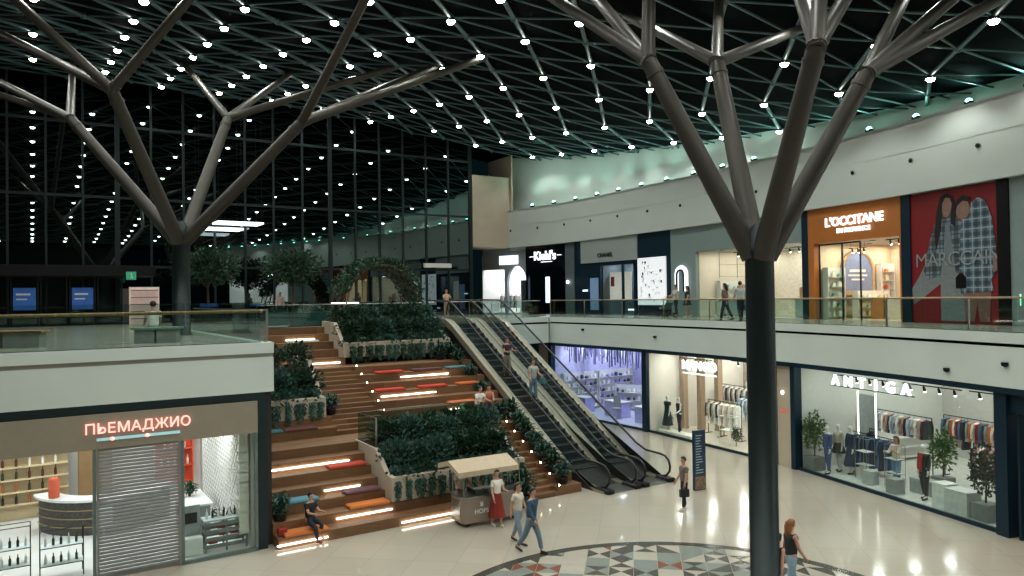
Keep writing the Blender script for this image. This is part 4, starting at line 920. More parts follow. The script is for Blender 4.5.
def pot_tree(loc, rz, sc, lb, seed):
    t = thing('potted_tree', lb, 'potted plant', loc, rz); b = MB(); b.box(-.27, .27, -.27, .27, 0, .5, .015); b.box(-.23, .23, -.23, .23, .44, .47); part('pot', b, M_gpot, t)
    f, s = shrub('ficus', seed); a = link('foliage', f, t, (0, 0, .3)); c = link('stem', s, t, (0, 0, .4)); t.scale = (sc, sc, sc)
pot_tree(P(o, an, .38, .42, .045), an, 1.05, 'potted tree in grey box at left end of fashion store window', 0)
pot_tree(P(o, an, 7.6, .6, .045), an, 1.05, 'potted tree in grey box at right end of the fashion store window', 1)
pot_tree(P(o, an, 4.6, 2.3, .045), an, 1.0, 'potted tree behind the suited mannequin in fashion store', 0)
for x, y, ww, d, h, c, lb in ((2.75, .5, .4, .4, .5, '#a8acaa', 'small grey plinth left of the standing shopper'), (4.0, .35, .42, .42, .5, '#8c908e', 'grey plinth in front of the standing shopper'),
    (5.9, .35, .5, .55, .8, '#dcdcd8', 'tall white plinth in right half of store window'), (6.45, .25, .8, .6, .75, '#c4c6c2', 'wide pale plinth next to the tall white plinth'), (4.2, 1.2, 1.0, .45, .5, '#9a9e9c', 'grey bench block with basket beside the suited mannequin'), (4.6, 4.9, .6, .6, 1.0, '#8e9696', 'grey block counter at back of the fashion store')):
    crate_plinth(P(o, an, x, y, .045), an, ww, d, h, c, lb)
b = MB(); b.box(0, .3, 0, .2, 0, .14, .03); b.tube([(.03, .1, .14), (.15, .1, .26), (.27, .1, .14)], .012, 5); solo('orange_handbag', b, cm('#b0682c'), 'orange-brown handbag on grey bench block', 'handbag', P(o, an, 4.5, 1.3, .548), an)
for x, lb in ((1.9, 'left'), (3.3, 'right')):
    t = thing('glass_display_frame', 'thin steel frame stand near store entrance, '+lb, 'display stand', P(o, an, x, 1.0, .045), an); b = MB()
    for xx in (0, .55):
        for y in (0, .4): b.tube([(xx, y, 0), (xx, y, 1.5)], .012, 5)
    for z in (.5, 1.0, 1.5): b.tube([(0, 0, z), (.55, 0, z), (.55, .4, z), (0, .4, z)], .012, 5, closed=True)
    part('frame', b, M_steel, t)
    for z in (.5, 1.0): b = MB(); b.box(.01, .54, .01, .39, z, z+.012); part('shelf_board', b, cm('#c8d2d0', .3), t)
for x, y, L_, n, lb in ((.5, 1.5, 2.6, 4, 'left'), (3.6, 1.6, 2.4, 4, 'middle'), (6.2, 1.7, 2.0, 3, 'right')): track(P(o, an, x, y, 3.75), an, L_, 'black ceiling track with spots in fashion store, '+lb, n)
gondola(o, an, .42, 3.6, 3.0, 1.3, pi/2, 'long low pale shelf on the side wall of fashion store', None)
SG = (o, an)
# --- dark shop front at the far right
o, an, w = room(CE, 33.1, 37.3, .6, .03, 4.2, 5, 'brown_shop', mat('brown_wall', '#5c4436', .6, var=.2), mat('brown_floor', '#6e5a48', .4), None, 90, (1, 1), '#ffdcb8')
pane(CE, 33.15, 37.3, .45, .1, 3.7, 2, 'x', 6)
b = MB(); oo, aa, ww = chord(CE, 33.0, 37.4, .3); b.box(0, ww, -.05, .2, 3.55, 4.15); b.box(.25, .33, -.02, .2, 0, 3.55); struct('trim_brown_shop_frame', b, M_navy, (oo[0], oo[1], 0), aa)
gondola(o, an, .4, 1.2, 1.2, 2.4, -.3, 'dark wooden shelf in brown shop at the far right', 'the dark wooden shelf', cols=('#7a4a30', '#b0402c', '#c0a070'), shelfm=cm('#4a3526'))
b = MB(); b.lathe([(.2, 0), (.25, .1), (.25, .5), (.18, .6), (.08, .62)], 14); solo('red_vase', b, cm('#8f2c22', .4), 'dark red vase on floor of the brown shop', 'vase', P(o, an, .7, .6, .045), an)
# plain lit fronts further along, outside the photograph
o, an, w = room(CE, 37.7, 61.5, .34, .03, 4.2, 5, 'further_shops', M_wallw, M_shopfl, None, 400, (4, 1))

# ================= upper floor shops
ZU = UF
def upanel(s0, s1, z0, z1, m, name, off=-.05, d=.3, kind='structure', label=None, cat=None):
    o, an, w = chord(CL, s0, s1, off); b = MB(); b.box(0, w, 0, d, z0, z1)
    if kind == 'structure': return struct(name, b, m, (o[0], o[1], 0), an), o, an, w
    return solo(name, b, m, label, cat, (o[0], o[1], 0), an), o, an, w
M_grey = mat('grey_green_wall', '#7f8f8e', .6, var=.04)
M_blackf = mat('gloss_black_front', '#0a1016', .2, var=.05)
# arch shop at far left (glowing white)
o, an, w = room(CL, .5, 5.05, .5, ZU+.01, 4.6, 6, 'white_arch_shop', M_wallw, M_shopfl, M_wallw, 340, (2, 2), '#eaf2ff')
b = MB(); zt = 10.95
def arch_panel(b, x0, x1, zb, ztop, ax0, ax1, arz, arh, d, n=14):
    """wall with an arched opening between ax0 and ax1; springing at arz, rise arh"""
    b.box(x0, ax0, 0, d, zb, ztop); b.box(ax1, x1, 0, d, zb, ztop); c = (ax0+ax1)/2; R = (ax1-ax0)/2
    for k in range(n):
        a0, a1 = pi*k/n, pi*(k+1)/n; xa, xb = c-R*cos(a0), c-R*cos(a1); za, zb_ = arz+arh*sin(a0), arz+arh*sin(a1)
        b.polyy([(xa, za), (xb, zb_), (xb, ztop), (xa, ztop)], 0, d)
arch_panel(b, 2.3, w+.05, ZU, 10.95, 2.55, w-.15, 8.2, 1.35, .3); b.box(0, 2.3, 0, .3, 9.3, 10.95)
struct('wall_arch_front', b, mat('cool_grey_front', '#a9b4b6', .6, var=.03), (o[0], o[1], 0), an)
#, .62, M_sign, .1, offset=.03), None, P(o, an, 2.75, -.1, 9.75), an); tag(ob, 'blurred glowing white sign over the white arch at far end', 'shop sign')
b = MB(); b.box(-.95, .95, -.02, .02, -.28, .42, .01); solo('sign_backboard', b, mat('lightbox_white', '#ffffff', emit=1.8, ecol='#eaf4ff'), 'white lightbox behind the sign over the arch', 'sign', P(o, an, 2.75, -.02, 9.95), an)
for x, y, ww, h, lb in ((3.0, 1.2, .9, 2.6, 'dark tall screen standing inside the white arch'), (2.75, 1.6, .5, 1.9, 'dark narrow screen left of the tall screen in arch')):
    b = MB(); b.box(0, ww, 0, .08, .1, h, .01); b.box(ww*.2, ww*.8, -.1, .2, 0, .1); solo('display_screen', b, M_blackf, lb, 'screen', P(o, an, x, y, ZU+.02), an)
rack(P(o, an, .3, 2.0, ZU+.02), an, 2.0, 1.5, [('coat', '#3a3a3c'), ('coat', '#9a9a98'), ('shirt', '#e8e4da')], 'clothes rack in the white shop at far end', 'the rack in the far white shop', .16)
# black shop with script sign
o, an, w = chord(CL, 5.28, 9.75, .05)
b = MB(); b.box(0, w, 0, .2, 9.3, 10.95); b.box(0, .25, 0, .2, ZU, 9.3); b.box(w-.25, w, 0, .2, ZU, 9.3); struct('trim_black_shop_front', b, M_blackf, (o[0], o[1], 0), an)
o, an, w = room(CL, 5.3, 9.7, .3, ZU+.01, 4.6, 4, 'black_fronted_shop', M_blackf, M_blackf, None, 14, (1, 1))
pane(CL, 5.5, 9.5, .2, ZU+.05, 9.3, 3, 'x', 7)
ob = link('shop_sign', text_mesh("Kiehl's", .92, M_sign, .06, offset=.02), None, P(o, an, w*.5, -.3, 9.85), an); tag(ob, 'glowing white script letters on the black shop front', 'shop sign')
for i, (x0, x1, z) in enumerate(((w*.5-1.7, w*.5-1.25, 10.1), (w*.5+1.35, w*.5+1.8, 10.1), (w*.5-.4, w*.5+.8, 9.66))): b = MB(); b.box(x0, x1, -.32, -.28, z, z+.05); solo('sign_line', b, M_sign, 'glowing dash of the black shop sign, '+('left', 'right', 'underline')[i], 'sign', (o[0], o[1], 0), an)
b = MB(); b.box(-.22, .22, 0, .05, 0, 2.0, .01); solo('lit_column', b, mat('blue_white_lit_panel', '#cfe0ff', emit=2.2), 'narrow glowing pale blue panel in black shop', 'light panel', P(o, an, 1.3, .8, 6.6), an)
b = MB(); b.box(-.35, .35, 0, .05, 0, .35, .01); solo('lit_sign', b, mat('blue_white_lit_panel', '#cfe0ff', emit=2.2), 'small glowing pale blue sign in black shop', 'light panel', P(o, an, 3.0, 1.5, 8.3), an)
gondola(o, an, 2.6, 1.6, 1.6, 1.9, 0, 'dim dark shelf inside the black shop', 'the dim shelf of the black shop', z0=ZU+.02, cols=('#c8c8c4', '#6a6a70'), shelfm=M_black)
upanel(9.75, 10.75, ZU, 10.95, mat('grey_pier', '#59666a', .6), 'wall_pier_between', d=.5)
p, r = fl(10.1, -.15, 8.1); b = MB(); b.ball((0, 0, 0), .12, 8, 1, .5, 1); solo('wall_lamp', b, mat('wall_lamp_glow', '#ffffff', emit=8), 'small round lamp on the grey pier between two dark shops', 'wall light', p, r)
# shop with pale header
o, an, w = chord(CL, 10.75, 17.7, .0)
b = MB(); b.box(.9, w, -.12, .15, 9.35, 10.95); struct('trim_pale_header', b, mat('pale_header', '#9aa4a2', .6, var=.03), (o[0], o[1], 0), an)
b = MB(); b.box(0, .9, 0, .2, ZU, 10.95); b.box(.9, 2.9, 0, .2, ZU, 9.4); b.box(2.9, w, 0, .15, 9.1, 9.4); b.box(w-.5, w-.3, 0, .15, ZU, 9.3); b.box(2.85, 2.97, 0, .15, ZU, 9.3); b.box(w-1.7, w-1.58, 0, .15, ZU, 9.3); struct('trim_dark_shop_frame', b, M_navy, (o[0], o[1], 0), an)
ob = link('shop_sign', text_mesh('CHANEL', .4, mat('black_letter', '#14181a', .4), .05, spacing=1.1), None, P(o, an, 3.7, -.16, 9.68), an); tag(ob, 'small black capital letters on the pale header', 'shop sign')
o2, an2, w2 = room(CL, 13.6, 17.5, .25, ZU+.01, 3.6, 3.5, 'pale_headed_shop', mat('mid_grey_wall', '#6b7376', .6), cm('#4a5254', .3), mat('slate_back_wall', '#58626a', .6), 90, (2, 1), '#dfe8ff')
pane(CL, 13.6, 17.5, .12, ZU+.05, 9.1, 3, 'x', 8)
b = MB(); b.box(0, 2.3, 0, .06, .0, 1.9, .01); b.mi = 1; b.box(.12, .5, -.01, 0, .95, 1.6); solo('poster_panel', b, [mat('pale_lit_poster', '#d8ccc4', emit=.5), cm('#a04038')], 'pale lit poster with a red figure shape inside the shop window', 'poster', P(o2, an2, .1, .5, 6.75), an2)
b = MB(); b.box(0, .9, 0, .05, 0, 2.2); solo('blue_panel', b, mat('dim_blue_panel', '#6f8cae', emit=.25), 'dim blue panel left of the pale lit poster', 'panel', P(o, an, 1.9, -.07, 6.1), an)
for x, z, lb in ((1.2, 7.4, 'left, on the dark wall'), (6.1, 6.1, 'right, low beside the lit store map')): b = MB(); b.box(0, .55, 0, .03, 0, .1); solo('info_strip', b, mat('lit_strip', '#e8f2ff', emit=2), 'tiny glowing strip sign '+lb, 'sign', P(o, an, x, -.2, z), an)
# dark panel with lit poster
upanel(17.72, 20.8, ZU, 10.95, M_navy, 'wall_navy_panel', d=.3)
o, an, w = chord(CL, 17.75, 20.4, -.12); t = thing('lit_poster', 'tall bright white lit panel scattered with small dark drawings', 'poster', (o[0], o[1], 6.45), an)
b = MB(); b.box(0, w, 0, .06, 0, 2.95); part('lightbox', b, mat('poster_lightbox', '#ffffff', emit=.5, ecol='#f0f6ff'), t); b = MB(); rr_ = random.Random(8)
for k in range(40):
    x = rr_.uniform(.3, w-.3); z = rr_.uniform(.2, 2.75); a = rr_.uniform(0, pi); s_ = rr_.uniform(.08, .17)
    if k % 3: b.polyy([(x+cos(a)*s_, z+sin(a)*s_), (x-sin(a)*.02, z+cos(a)*.02), (x-cos(a)*s_, z-sin(a)*s_), (x+sin(a)*.02, z-cos(a)*.02)], -.012, -.002)
    else: b.polyy([(x+s_*.5*cos(i*pi/4), z+s_*.6*sin(i*pi/4)) for i in range(8)], -.012, -.002)
part('small_drawings', b, cm('#2c3a44'), t)
# grey wall with glowing arch logo
upanel(20.8, 22.95, ZU, 10.95, M_grey, 'wall_grey_upper')
o, an, w = chord(CL, 20.8, 22.95, -.12); t = thing('arch_logo', 'glowing white arch outline on the grey upper wall', 'shop sign', P(o, an, 1.0, 0, 7.25), an)
def arch_pts(R, h, n=12): return [(-R, 0, 0), (-R, 0, h)]+[(-R*cos(pi*k/n), 0, h+R*sin(pi*k/n)) for k in range(1, n)]+[(R, 0, h), (R, 0, 0)]
b = MB(); b.tube(arch_pts(.42, 1.0), .11, 8); part('glow_tube', b, M_sign, t); b = MB(); b.tube([(x, -.1, z) for x, _, z in arch_pts(.3, .95)], .06, 8); part('dark_outline', b, M_dark, t)
upanel(22.95, 31.15, 9.5, 10.95, M_grey, 'wall_grey_header')
# white shop behind glass
o, an, w = room(CL, 22.97, 30.75, .2, ZU+.01, 3.75, 5, 'white_boutique', mat('warm_cream_wall', '#dacfc0', .6, var=.03), mat('pale_floor2', '#c4beb4', .2), mat('cream_back', '#e2d8ca', .6), 240, (3, 2), '#fff2e2')
pane(CL, 22.97, 30.75, .12, ZU+.05, 9.5, 5, 'x', 9)
gondola(o, an, .42, 1.2, 3.4, 2.0, pi/2, 'wall shelf of the white boutique behind strolling couple', 'the boutique back shelf', z0=ZU+.02, cols=('#e8e0d4', '#b8c8cc', '#9a8a78'))
b_ = MB()
for x0 in (0, 1.35, 2.7): b_.tube([(x0, 0, 0), (x0, 0, 1.5)], .018, 5)
for z in (.1, .8, 1.5): b_.tube([(0, 0, z), (2.7, 0, z)], .014, 5)
solo('wall_grid', b_, M_steel, 'thin metal grid hanging on the boutique back wall', 'wall grid', P(o, an, .1, 1.4, ZU+2.2), an+pi/2)
for x, ww, c, lb in ((.9, 2.4, '#9fb2b4', 'pale blue counter behind the strolling couple'), (5.9, 1.8, '#a8b4b2', 'pale grey counter right of the dark column in boutique')):
    t = thing('block_counter', lb, 'counter', P(o, an, x, 1.2, ZU+.025), an); b = MB(); b.box(0, ww, 0, .6, 0, .9); part('base', b, cm(c, .5), t); b = MB(); b.box(-.03, ww+.03, -.03, .63, .9, .94); part('worktop', b, M_pale, t)
b = MB(); b.box(0, .5, 0, .3, 0, .6, .05); solo('tan_bag', b, cm('#c08a64'), 'tan bag on the pale grey counter in boutique', 'bag', P(o, an, 6.1, 1.3, ZU+.967), an)
b = MB(); b.box(0, .9, 0, .05, 0, 1.5, .01); solo('wall_picture', b, cm('#b4a898'), 'framed beige picture on the boutique wall right of the dark column', 'picture', P(o, an, 6.3, 4.85, ZU+1.8), an)
track(P(o, an, 1.2, 1.5, ZU+3.6), an, 2.4, 'black ceiling track left of the dark column in boutique', 4); track(P(o, an, 5.0, 1.5, ZU+3.6), an, 2.4, 'black ceiling track right of the dark column in boutique', 4)
upanel(30.75, 31.15, ZU, 10.95, M_navy, 'trim_boutique_edge', off=-.1)
# ochre shop
M_och = mat('ochre_panel', '#b0692a', .5, var=.05)
o, an, w = chord(CL, 31.15, 36.3, -.1)
b = MB(); b.box(0, w, 0, .3, 9.35, 10.95); b.box(0, .35, 0, .3, ZU, 9.35); b.box(w-.1, w, 0, .3, ZU, 9.35); struct('trim_ochre_front', b, M_och, (o[0], o[1], 0), an)
ob = link('shop_sign', text_mesh("L'OCCITANE", .56, M_sign, .06, offset=.012), None, P(o, an, 2.75, -.08, 10.05), an); tag(ob, 'glowing white capital letters on the ochre shop front', 'shop sign')
ob = link('shop_sign', text_mesh("EN PROVENCE", .28, M_sign, .05, offset=.006), None, P(o, an, 2.75, -.08, 9.72), an); tag(ob, 'smaller second line of glowing letters on ochre shop front', 'shop sign')
o, an, w = room(CL, 31.5, 36.2, .25, ZU+.01, 3.55, 4.5, 'ochre_fronted_shop', mat('sand_wall', '#d8c8ae', .6, var=.03), mat('sand_floor', '#d0c0a8', .25), None, 230, (2, 2), '#ffefd8')
b = MB(); b.box(0, .05, -.05, 0, 0, 3.5); b.box(1.35, 1.43, -.05, 0, 0, 3.5); b.box(2.35, 2.41, -.02, .03, 0, 3.5); b.box(0, 2.4, -.05, 0, 3.45, 3.52); struct('door_1', b, M_dark, (o[0], o[1], ZU), an)
b = MB(); b.box(.06, 1.34, -.03, -.02, .02, 3.44); struct('window_10', b, M_gshop, (o[0], o[1], ZU), an)
t = thing('arched_niche', 'arched niche with dusty blue panel on side wall of ochre shop', 'niche', P(o, an, .12, 2.2, ZU+.02), an+pi/2)
b = MB(); b.tube([(-1.0, 0, 1.3), (-1.0, 0, 2.2)]+[(-1.0*cos(pi*k/14), 0, 2.2+1.0*sin(pi*k/14)) for k in range(1, 14)]+[(1.0, 0, 2.2), (1.0, 0, 1.3)], .09, 8); part('arch_frame', b, cm('#a8906c'), t)
b = MB(); pts = [(-.95, 1.3), (-.95, 2.2)]+[(-.95*cos(pi*k/14), 2.2+.95*sin(pi*k/14)) for k in range(1, 14)]+[(.95, 2.2), (.95, 1.3)]; b.polyy(pts, 0, .04); part('blue_panel', b, cm('#6c7c9c'), t)
b = MB(); b.box(-.6, .6, -.02, 0, 2.0, 2.08); b.box(-.5, .5, -.02, 0, 2.2, 2.32); b.box(-.4, .4, -.02, 0, 1.8, 1.88); part('white_lettering', b, M_pale, t)
b = MB(); b.box(-1.05, 1.05, -.3, .02, 1.1, 1.3); part('ledge', b, cm('#b08a54'), t)
gondola(o, an, .42, .1, 1.0, 2.4, pi/2, 'bright product shelf at left in the ochre shop', 'left shelf of the ochre shop', z0=ZU+.02, cols=('#cfe4dc', '#e8f0e8', '#6aa090'))
gondola(o, an, .42, 3.45, .8, 2.6, pi/2, 'product shelf with red boxes at right in ochre shop', 'right shelf of the ochre shop', z0=ZU+.02, cols=('#b0402c', '#e8d8b8', '#c87a4a'))
gondola(o, an, 1.1, 1.2, 1.9, 1.3, pi/2, 'low white product shelf in the centre of ochre shop', 'centre shelf of the ochre shop', z0=ZU+.02, cols=('#f0ece0', '#d8c890', '#a8c0b0'))
for x, ww, c, lb in ((1.5, .7, '#b07a48', 'brown block counter in front left of ochre shop'), (2.3, 1.2, '#e4dccc', 'cream block counter in front middle of ochre shop'), (3.7, .85, '#b0703a', 'brown block counter in front right of ochre shop')):
    t = thing('block_counter', lb, 'counter', P(o, an, x, 1.5, ZU+.025), an); b = MB(); b.box(0, ww, 0, .5, 0, .95); part('base', b, cm(c, .5), t); b = MB(); b.box(-.02, ww+.02, -.02, .52, .95, .98); part('worktop', b, M_oak, t)
track(P(o, an, .6, 1.2, ZU+3.3), an, 1.0, 'black ceiling track behind the glass door of ochre shop', 3); track(P(o, an, 3.2, .6, ZU+3.5), an, 1.3, 'black ceiling track at upper right of ochre shop', 3)
upanel(36.3, 36.75, ZU, 10.95, M_navy, 'trim_poster_edge', off=-.12)
upanel(40.55, 41.0, ZU, 10.95, M_black, 'trim_poster_edge_right', off=-.12)
upanel(41.0, 47.0, ZU, 10.95, M_grey, 'wall_grey_right')
upanel(36.75, 40.55, ZU, 10.95, M_black, 'wall_poster_back', off=.1)
# big fashion poster: flat printed hoarding with two women in plaid coats
o, an, w = chord(CL, 36.75, 40.55, -.06); H_ = 10.9-ZU
t = thing('fashion_poster', 'huge red poster of two women in plaid coats leaning together', 'poster', (o[0], o[1], ZU), an)
b = MB(); b.box(0, w, 0, .05, .02, H_); part('red_sheet', b, mat('poster_red', '#7a1219', .5, var=.05, scale=1), t)
def plaid(name, c1, c2, c3, s):
    m = mat(name, c1, .7, var=.05); n = m.node_tree.nodes; l = m.node_tree.links; sep = n.new('ShaderNodeSeparateXYZ'); l.new(n['Texture Coordinate'].outputs['Object'], sep.inputs[0])
    last = n['Color Ramp'].outputs[0]
    for ax, col, per, wd, ph in (('X', c2, s, .42, 0), ('Z', c2, s, .42, 0), ('X', c3, s, .12, .3), ('Z', c3, s, .12, .3)):
        a = n.new('ShaderNodeMath'); a.operation = 'MULTIPLY_ADD'; a.inputs[1].default_value = 1/per; a.inputs[2].default_value = ph; l.new(sep.outputs[ax], a.inputs[0])
        f = n.new('ShaderNodeMath'); f.operation = 'FRACT'; l.new(a.outputs[0], f.inputs[0]); g_ = n.new('ShaderNodeMath'); g_.operation = 'LESS_THAN'; g_.inputs[1].default_value = wd; l.new(f.outputs[0], g_.inputs[0])
        h_ = n.new('ShaderNodeMath'); h_.operation = 'MULTIPLY'; h_.inputs[1].default_value = .6; l.new(g_.outputs[0], h_.inputs[0])
        mx = n.new('ShaderNodeMix'); mx.data_type = 'RGBA'; l.new(h_.outputs[0], mx.inputs[0]); l.new(last, mx.inputs[6]); mx.inputs[7].default_value = lin(col)+[1]; last = mx.outputs[2]
    l.new(last, n['Principled BSDF'].inputs['Base Color']); return m
def flat(name, pts, m, y): b = MB(); b.polyy([(x*w, z*H_) for x, z in pts], y-.004, y+.004); part(name, b, m, t)
M_pl1 = plaid('plaid_grey_navy', '#74828a', '#0a1018', '#1c2836', .5); M_pl2 = plaid('plaid_blue_white', '#5f7684', '#14222f', '#aab4b6', .36)
M_sk = cm('#86685c'); M_hr = cm('#120f10')
flat('trousers_figure_left', [(.1, .36), (.32, .62), (.56, .62), (.62, .3), (.64, .02), (.36, .02), (.36, .3), (.16, .2), (.02, .14), (.0, .26)], cm('#767f80'), -.012)
flat('coat_figure_left', [(.16, .4), (.24, .62), (.3, .75), (.38, .82), (.52, .82), (.62, .74), (.66, .52), (.64, .36), (.54, .38), (.52, .52), (.475, .75), (.43, .75), (.4, .52), (.36, .36), (.2, .33)], M_pl1, -.024)
flat('top_figure_left', [(.36, .6), (.4, .77), (.5, .77), (.56, .6), (.56, .5), (.34, .5)], cm('#6c787c'), -.018)
flat('hair_figure_left', [(.3, .66), (.33, .84), (.38, .95), (.45, .975), (.52, .95), (.56, .86), (.55, .72), (.5, .74), (.5, .84), (.4, .84), (.38, .7), (.32, .55)], M_hr, -.03)
flat('face_figure_left', [(.4, .84), (.405, .9), (.44, .94), (.49, .935), (.515, .89), (.5, .83), (.46, .79), (.42, .8)], M_sk, -.036)
flat('coat_figure_right', [(.58, .3), (.6, .62), (.62, .76), (.7, .86), (.8, .91), (.88, .88), (.95, .74), (.98, .55), (.98, .38), (.92, .32), (.95, .24), (.6, .22)], M_pl2, -.028)
flat('legs_figure_right', [(.62, .23), (.92, .24), (.9, .02), (.8, .02), (.77, .15), (.74, .02), (.64, .02)], cm('#7a5a50'), -.02)
flat('head_figure_right', [(.56, .82), (.58, .87), (.64, .9), (.7, .885), (.72, .83), (.69, .78), (.63, .76), (.58, .78)], M_sk, -.04)
flat('hair_figure_right', [(.55, .84), (.57, .91), (.64, .94), (.72, .92), (.7, .89), (.64, .9), (.58, .87)], M_hr, -.044)
flat('hand_figure_right', [(.95, .5), (.99, .5), (.99, .38), (.95, .37)], M_sk, -.036)
flat('bag_figure_left', [(.54, .26), (.66, .26), (.66, .34), (.62, .37), (.58, .37), (.54, .34)], M_black, -.034)
ob = link('brand_lettering', text_mesh('MARCCAIN', .78, mat('thin_white_letter', '#8c9494', .5), .01, spacing=.92, offset=-.008), t, (w*.56, -.05, H_*.43), 0)
# far right: round lit sign on the grey wall
p, r = fl(41.9, -.14, 8.15); t = thing('round_lit_sign', 'small round glowing white sign on grey wall at far right', 'sign', p, r); b = MB(); b.ball((0, 0, 0), .22, 8, 1, .3, .75); part('lens', b, M_sign, t); b = MB(); b.lathe([(.24, -.02), (.25, 0), (.24, .02)], 16); part('rim', b, M_steel, t)
ob = link('red_lettering', text_mesh('FERR', .26, mat('orange_red_letter', '#e05a38', emit=.8), .02), None, *fl(41.85, -.12, 7.3)); ob.rotation_euler = (0, 0, CL.at(41.85)[2]); tag(ob, 'small orange-red letters below the round glowing sign', 'sign')
b = MB(); b.tube([(0, 0, 0), (0, 0, .4)], .02, 6); solo('green_light_stick', b, mat('green_glow', '#a0f0c0', emit=1.5), 'tiny green light stick below the orange-red letters', 'light', *fl(41.4, -.12, 6.5))
# lit fronts further along, outside the photograph
o, an, w = room(CL, 47.2, 58, .3, ZU+.01, 4.6, 4, 'upper_further_shops', M_wallw, M_shopfl, None, 420, (3, 1))
# ================================================================== upper floor left and entrance
def bench(u, v, L, top, lb, rot=0):
    p, r = fu(u, v, UF+.003); t = thing('bench', lb, 'bench', p, r+rot); b = MB(); b.box(.08, L/2-.03, .08, .5, 0, .4); part('base', b, cm('#8c908a', .6), t); b = MB(); b.box(L/2+.03, L-.08, .08, .5, 0, .4); part('base', b, cm('#8c908a', .6), t)
    b = MB(); b.box(0, L, 0, .58, .4, .47, .01); part('seat_slab', b, top, t)
bench(2.45, 24.6, 1.35, cm('#6f8c7e', .5), 'bench with greenish top on the left balcony, a person sits on it', -radians(24))
bench(-1.7, 25.3, 2.1, M_oak, 'bench with timber top at left edge of the balcony', -radians(24))
for u, v, sc, lb in ((8.3, 44.2, 1.12, 'dark round-crowned indoor tree by the glass wall, left one'), (12.9, 43.6, 1.12, 'dark round-crowned indoor tree by the glass wall, right one')):
    p, r = fu(u, v, UF+.003); t = thing('indoor_tree', lb, 'tree', p, r); f, s = shrub('tree', 0); link('foliage', f, t, (0, 0, .4)); link('trunk', s, t, (0, 0, .4)); b = MB(); b.lathe([(.4, 0), (.5, .05), (.55, .5), (.5, .52), (.48, .45)], 16); part('tub', b, M_dark, t); t.scale = (sc,)*3
# foliage pergola
p, r = fu(17.0, 41.0, UF+.003); t = thing('leafy_pergola', 'arched timber lattice pergola covered with dark foliage', 'pergola', p, r)
b = MB(); R = 2.3; Hh = 3.2
for y in (-1.2, 0, 1.2):
    b.tube([(-R*cos(pi*k/14), y, Hh*sin(pi*k/14)**.8) for k in range(15)], .045, 6)
for k in range(1, 14):
    x, z = -R*cos(pi*k/14), Hh*sin(pi*k/14)**.8; b.tube([(x, -1.25, z), (x, 1.25, z)], .025, 5)
for k in range(0, 12, 2):
    f = lambda q: (-R*cos(pi*q/14), Hh*sin(pi*q/14)**.8)
    for y0, y1 in ((-1.2, 1.2), (1.2, -1.2)): (xa, za), (xb, zb) = f(k), f(k+2); b.tube([(xa, y0, za), (xb, y1, zb)], .022, 5)
part('timber_lattice', b, cm('#5e4a36'), t); F = MB(); rr_ = random.Random(12)
for k in range(3200):
    a = pi*(.13+.8*rr_.random()); y = rr_.uniform(-1.5, 1.4); q = R*(1.03+rr_.uniform(-.06, .16)); c = Vector((-q*cos(a), y, Hh*sin(a)**.8*(1.02+rr_.uniform(-.04, .13)))); ax = Vector((rr_.gauss(0, 1), rr_.gauss(0, 1), rr_.gauss(0, .8))).normalized(); sd = ax.cross(Vector((rr_.gauss(0, 1), 1, rr_.gauss(0, 1)))).normalized()
    F.add([tuple(c), tuple(c+ax*.1+sd*.06), tuple(c+ax*.22), tuple(c+ax*.1-sd*.06)], [(0, 1, 2, 3)])
part('foliage', F, M_leafd, t)
b = MB(); b.box(0, 1.6, 0, .08, 0, .08, .01); o = solo('light_bar', b, M_led, 'white light bar lying before the left foot of leafy pergola', 'light', *fu(14.0, 40.0, UF+1.0)); o.rotation_euler.x = 0
b = MB(); b.box(.1, .14, .02, .06, -1.0, .0); b.box(1.4, 1.44, .02, .06, -1.0, 0); part('leg', b, M_black, o)
for u0, u1, lb in ((8.6, 10.3, 'left'), (10.5, 12.3, 'right')):
    p, r = fu(u0, 35.4, UF+.003); t = thing('low_planter', 'low dark teal planter box behind the stair head, '+lb, 'planter', p, r); b = MB(); w_ = u1-u0; b.box(0, w_, 0, .05, 0, .65, .01); b.box(0, w_, .55, .6, 0, .65); b.box(0, .05, .05, .55, 0, .65); b.box(w_-.05, w_, .05, .55, 0, .65); part('box', b, mat('dark_teal_laminate', '#1f4444', .4), t); b = MB(); b.box(.05, w_-.05, .05, .55, .02, .58); part('soil', b, M_soil, t)
    for k in range(3): pp, rr = fu(u0+.35+k*.5, 35.7, UF+.6); plant('low', k, 'low_shrub', 'low leafy shrub in the %s dark teal planter, %s' % (lb, ('left', 'middle', 'right')[k]), pp, rr, .45)
# rectangular ring lights hanging near the glass wall
for i, (u, v, z, L, W_, lb) in enumerate(((9.3, 46.4, 11.75, 2.7, 1.5, 'upper and right'), (8.2, 46.4, 11.35, 2.6, 1.3, 'lower and left'))):
    p, r = fu(u, v, z); t = thing('ring_pendant', 'rectangular white ring light hanging by the glass wall, '+lb, 'pendant light', p, r); b = MB()
    for x0, x1, y0, y1 in ((0, L, 0, .1), (0, L, W_-.1, W_), (0, .1, .1, W_-.1), (L-.1, L, .1, W_-.1)): b.box(x0, x1, y0, y1, 0, .1)
    part('light_ring', b, mat('ring_light', '#ffffff', emit=2.2, ecol='#f4f8ff'), t); b = MB()
    for x in (.1, L-.1):
        for y in (.1, W_-.1): b.tube([(x, y, .1), (x, y, 6.5)], .01, 4)
    part('cables', b, M_black, t)
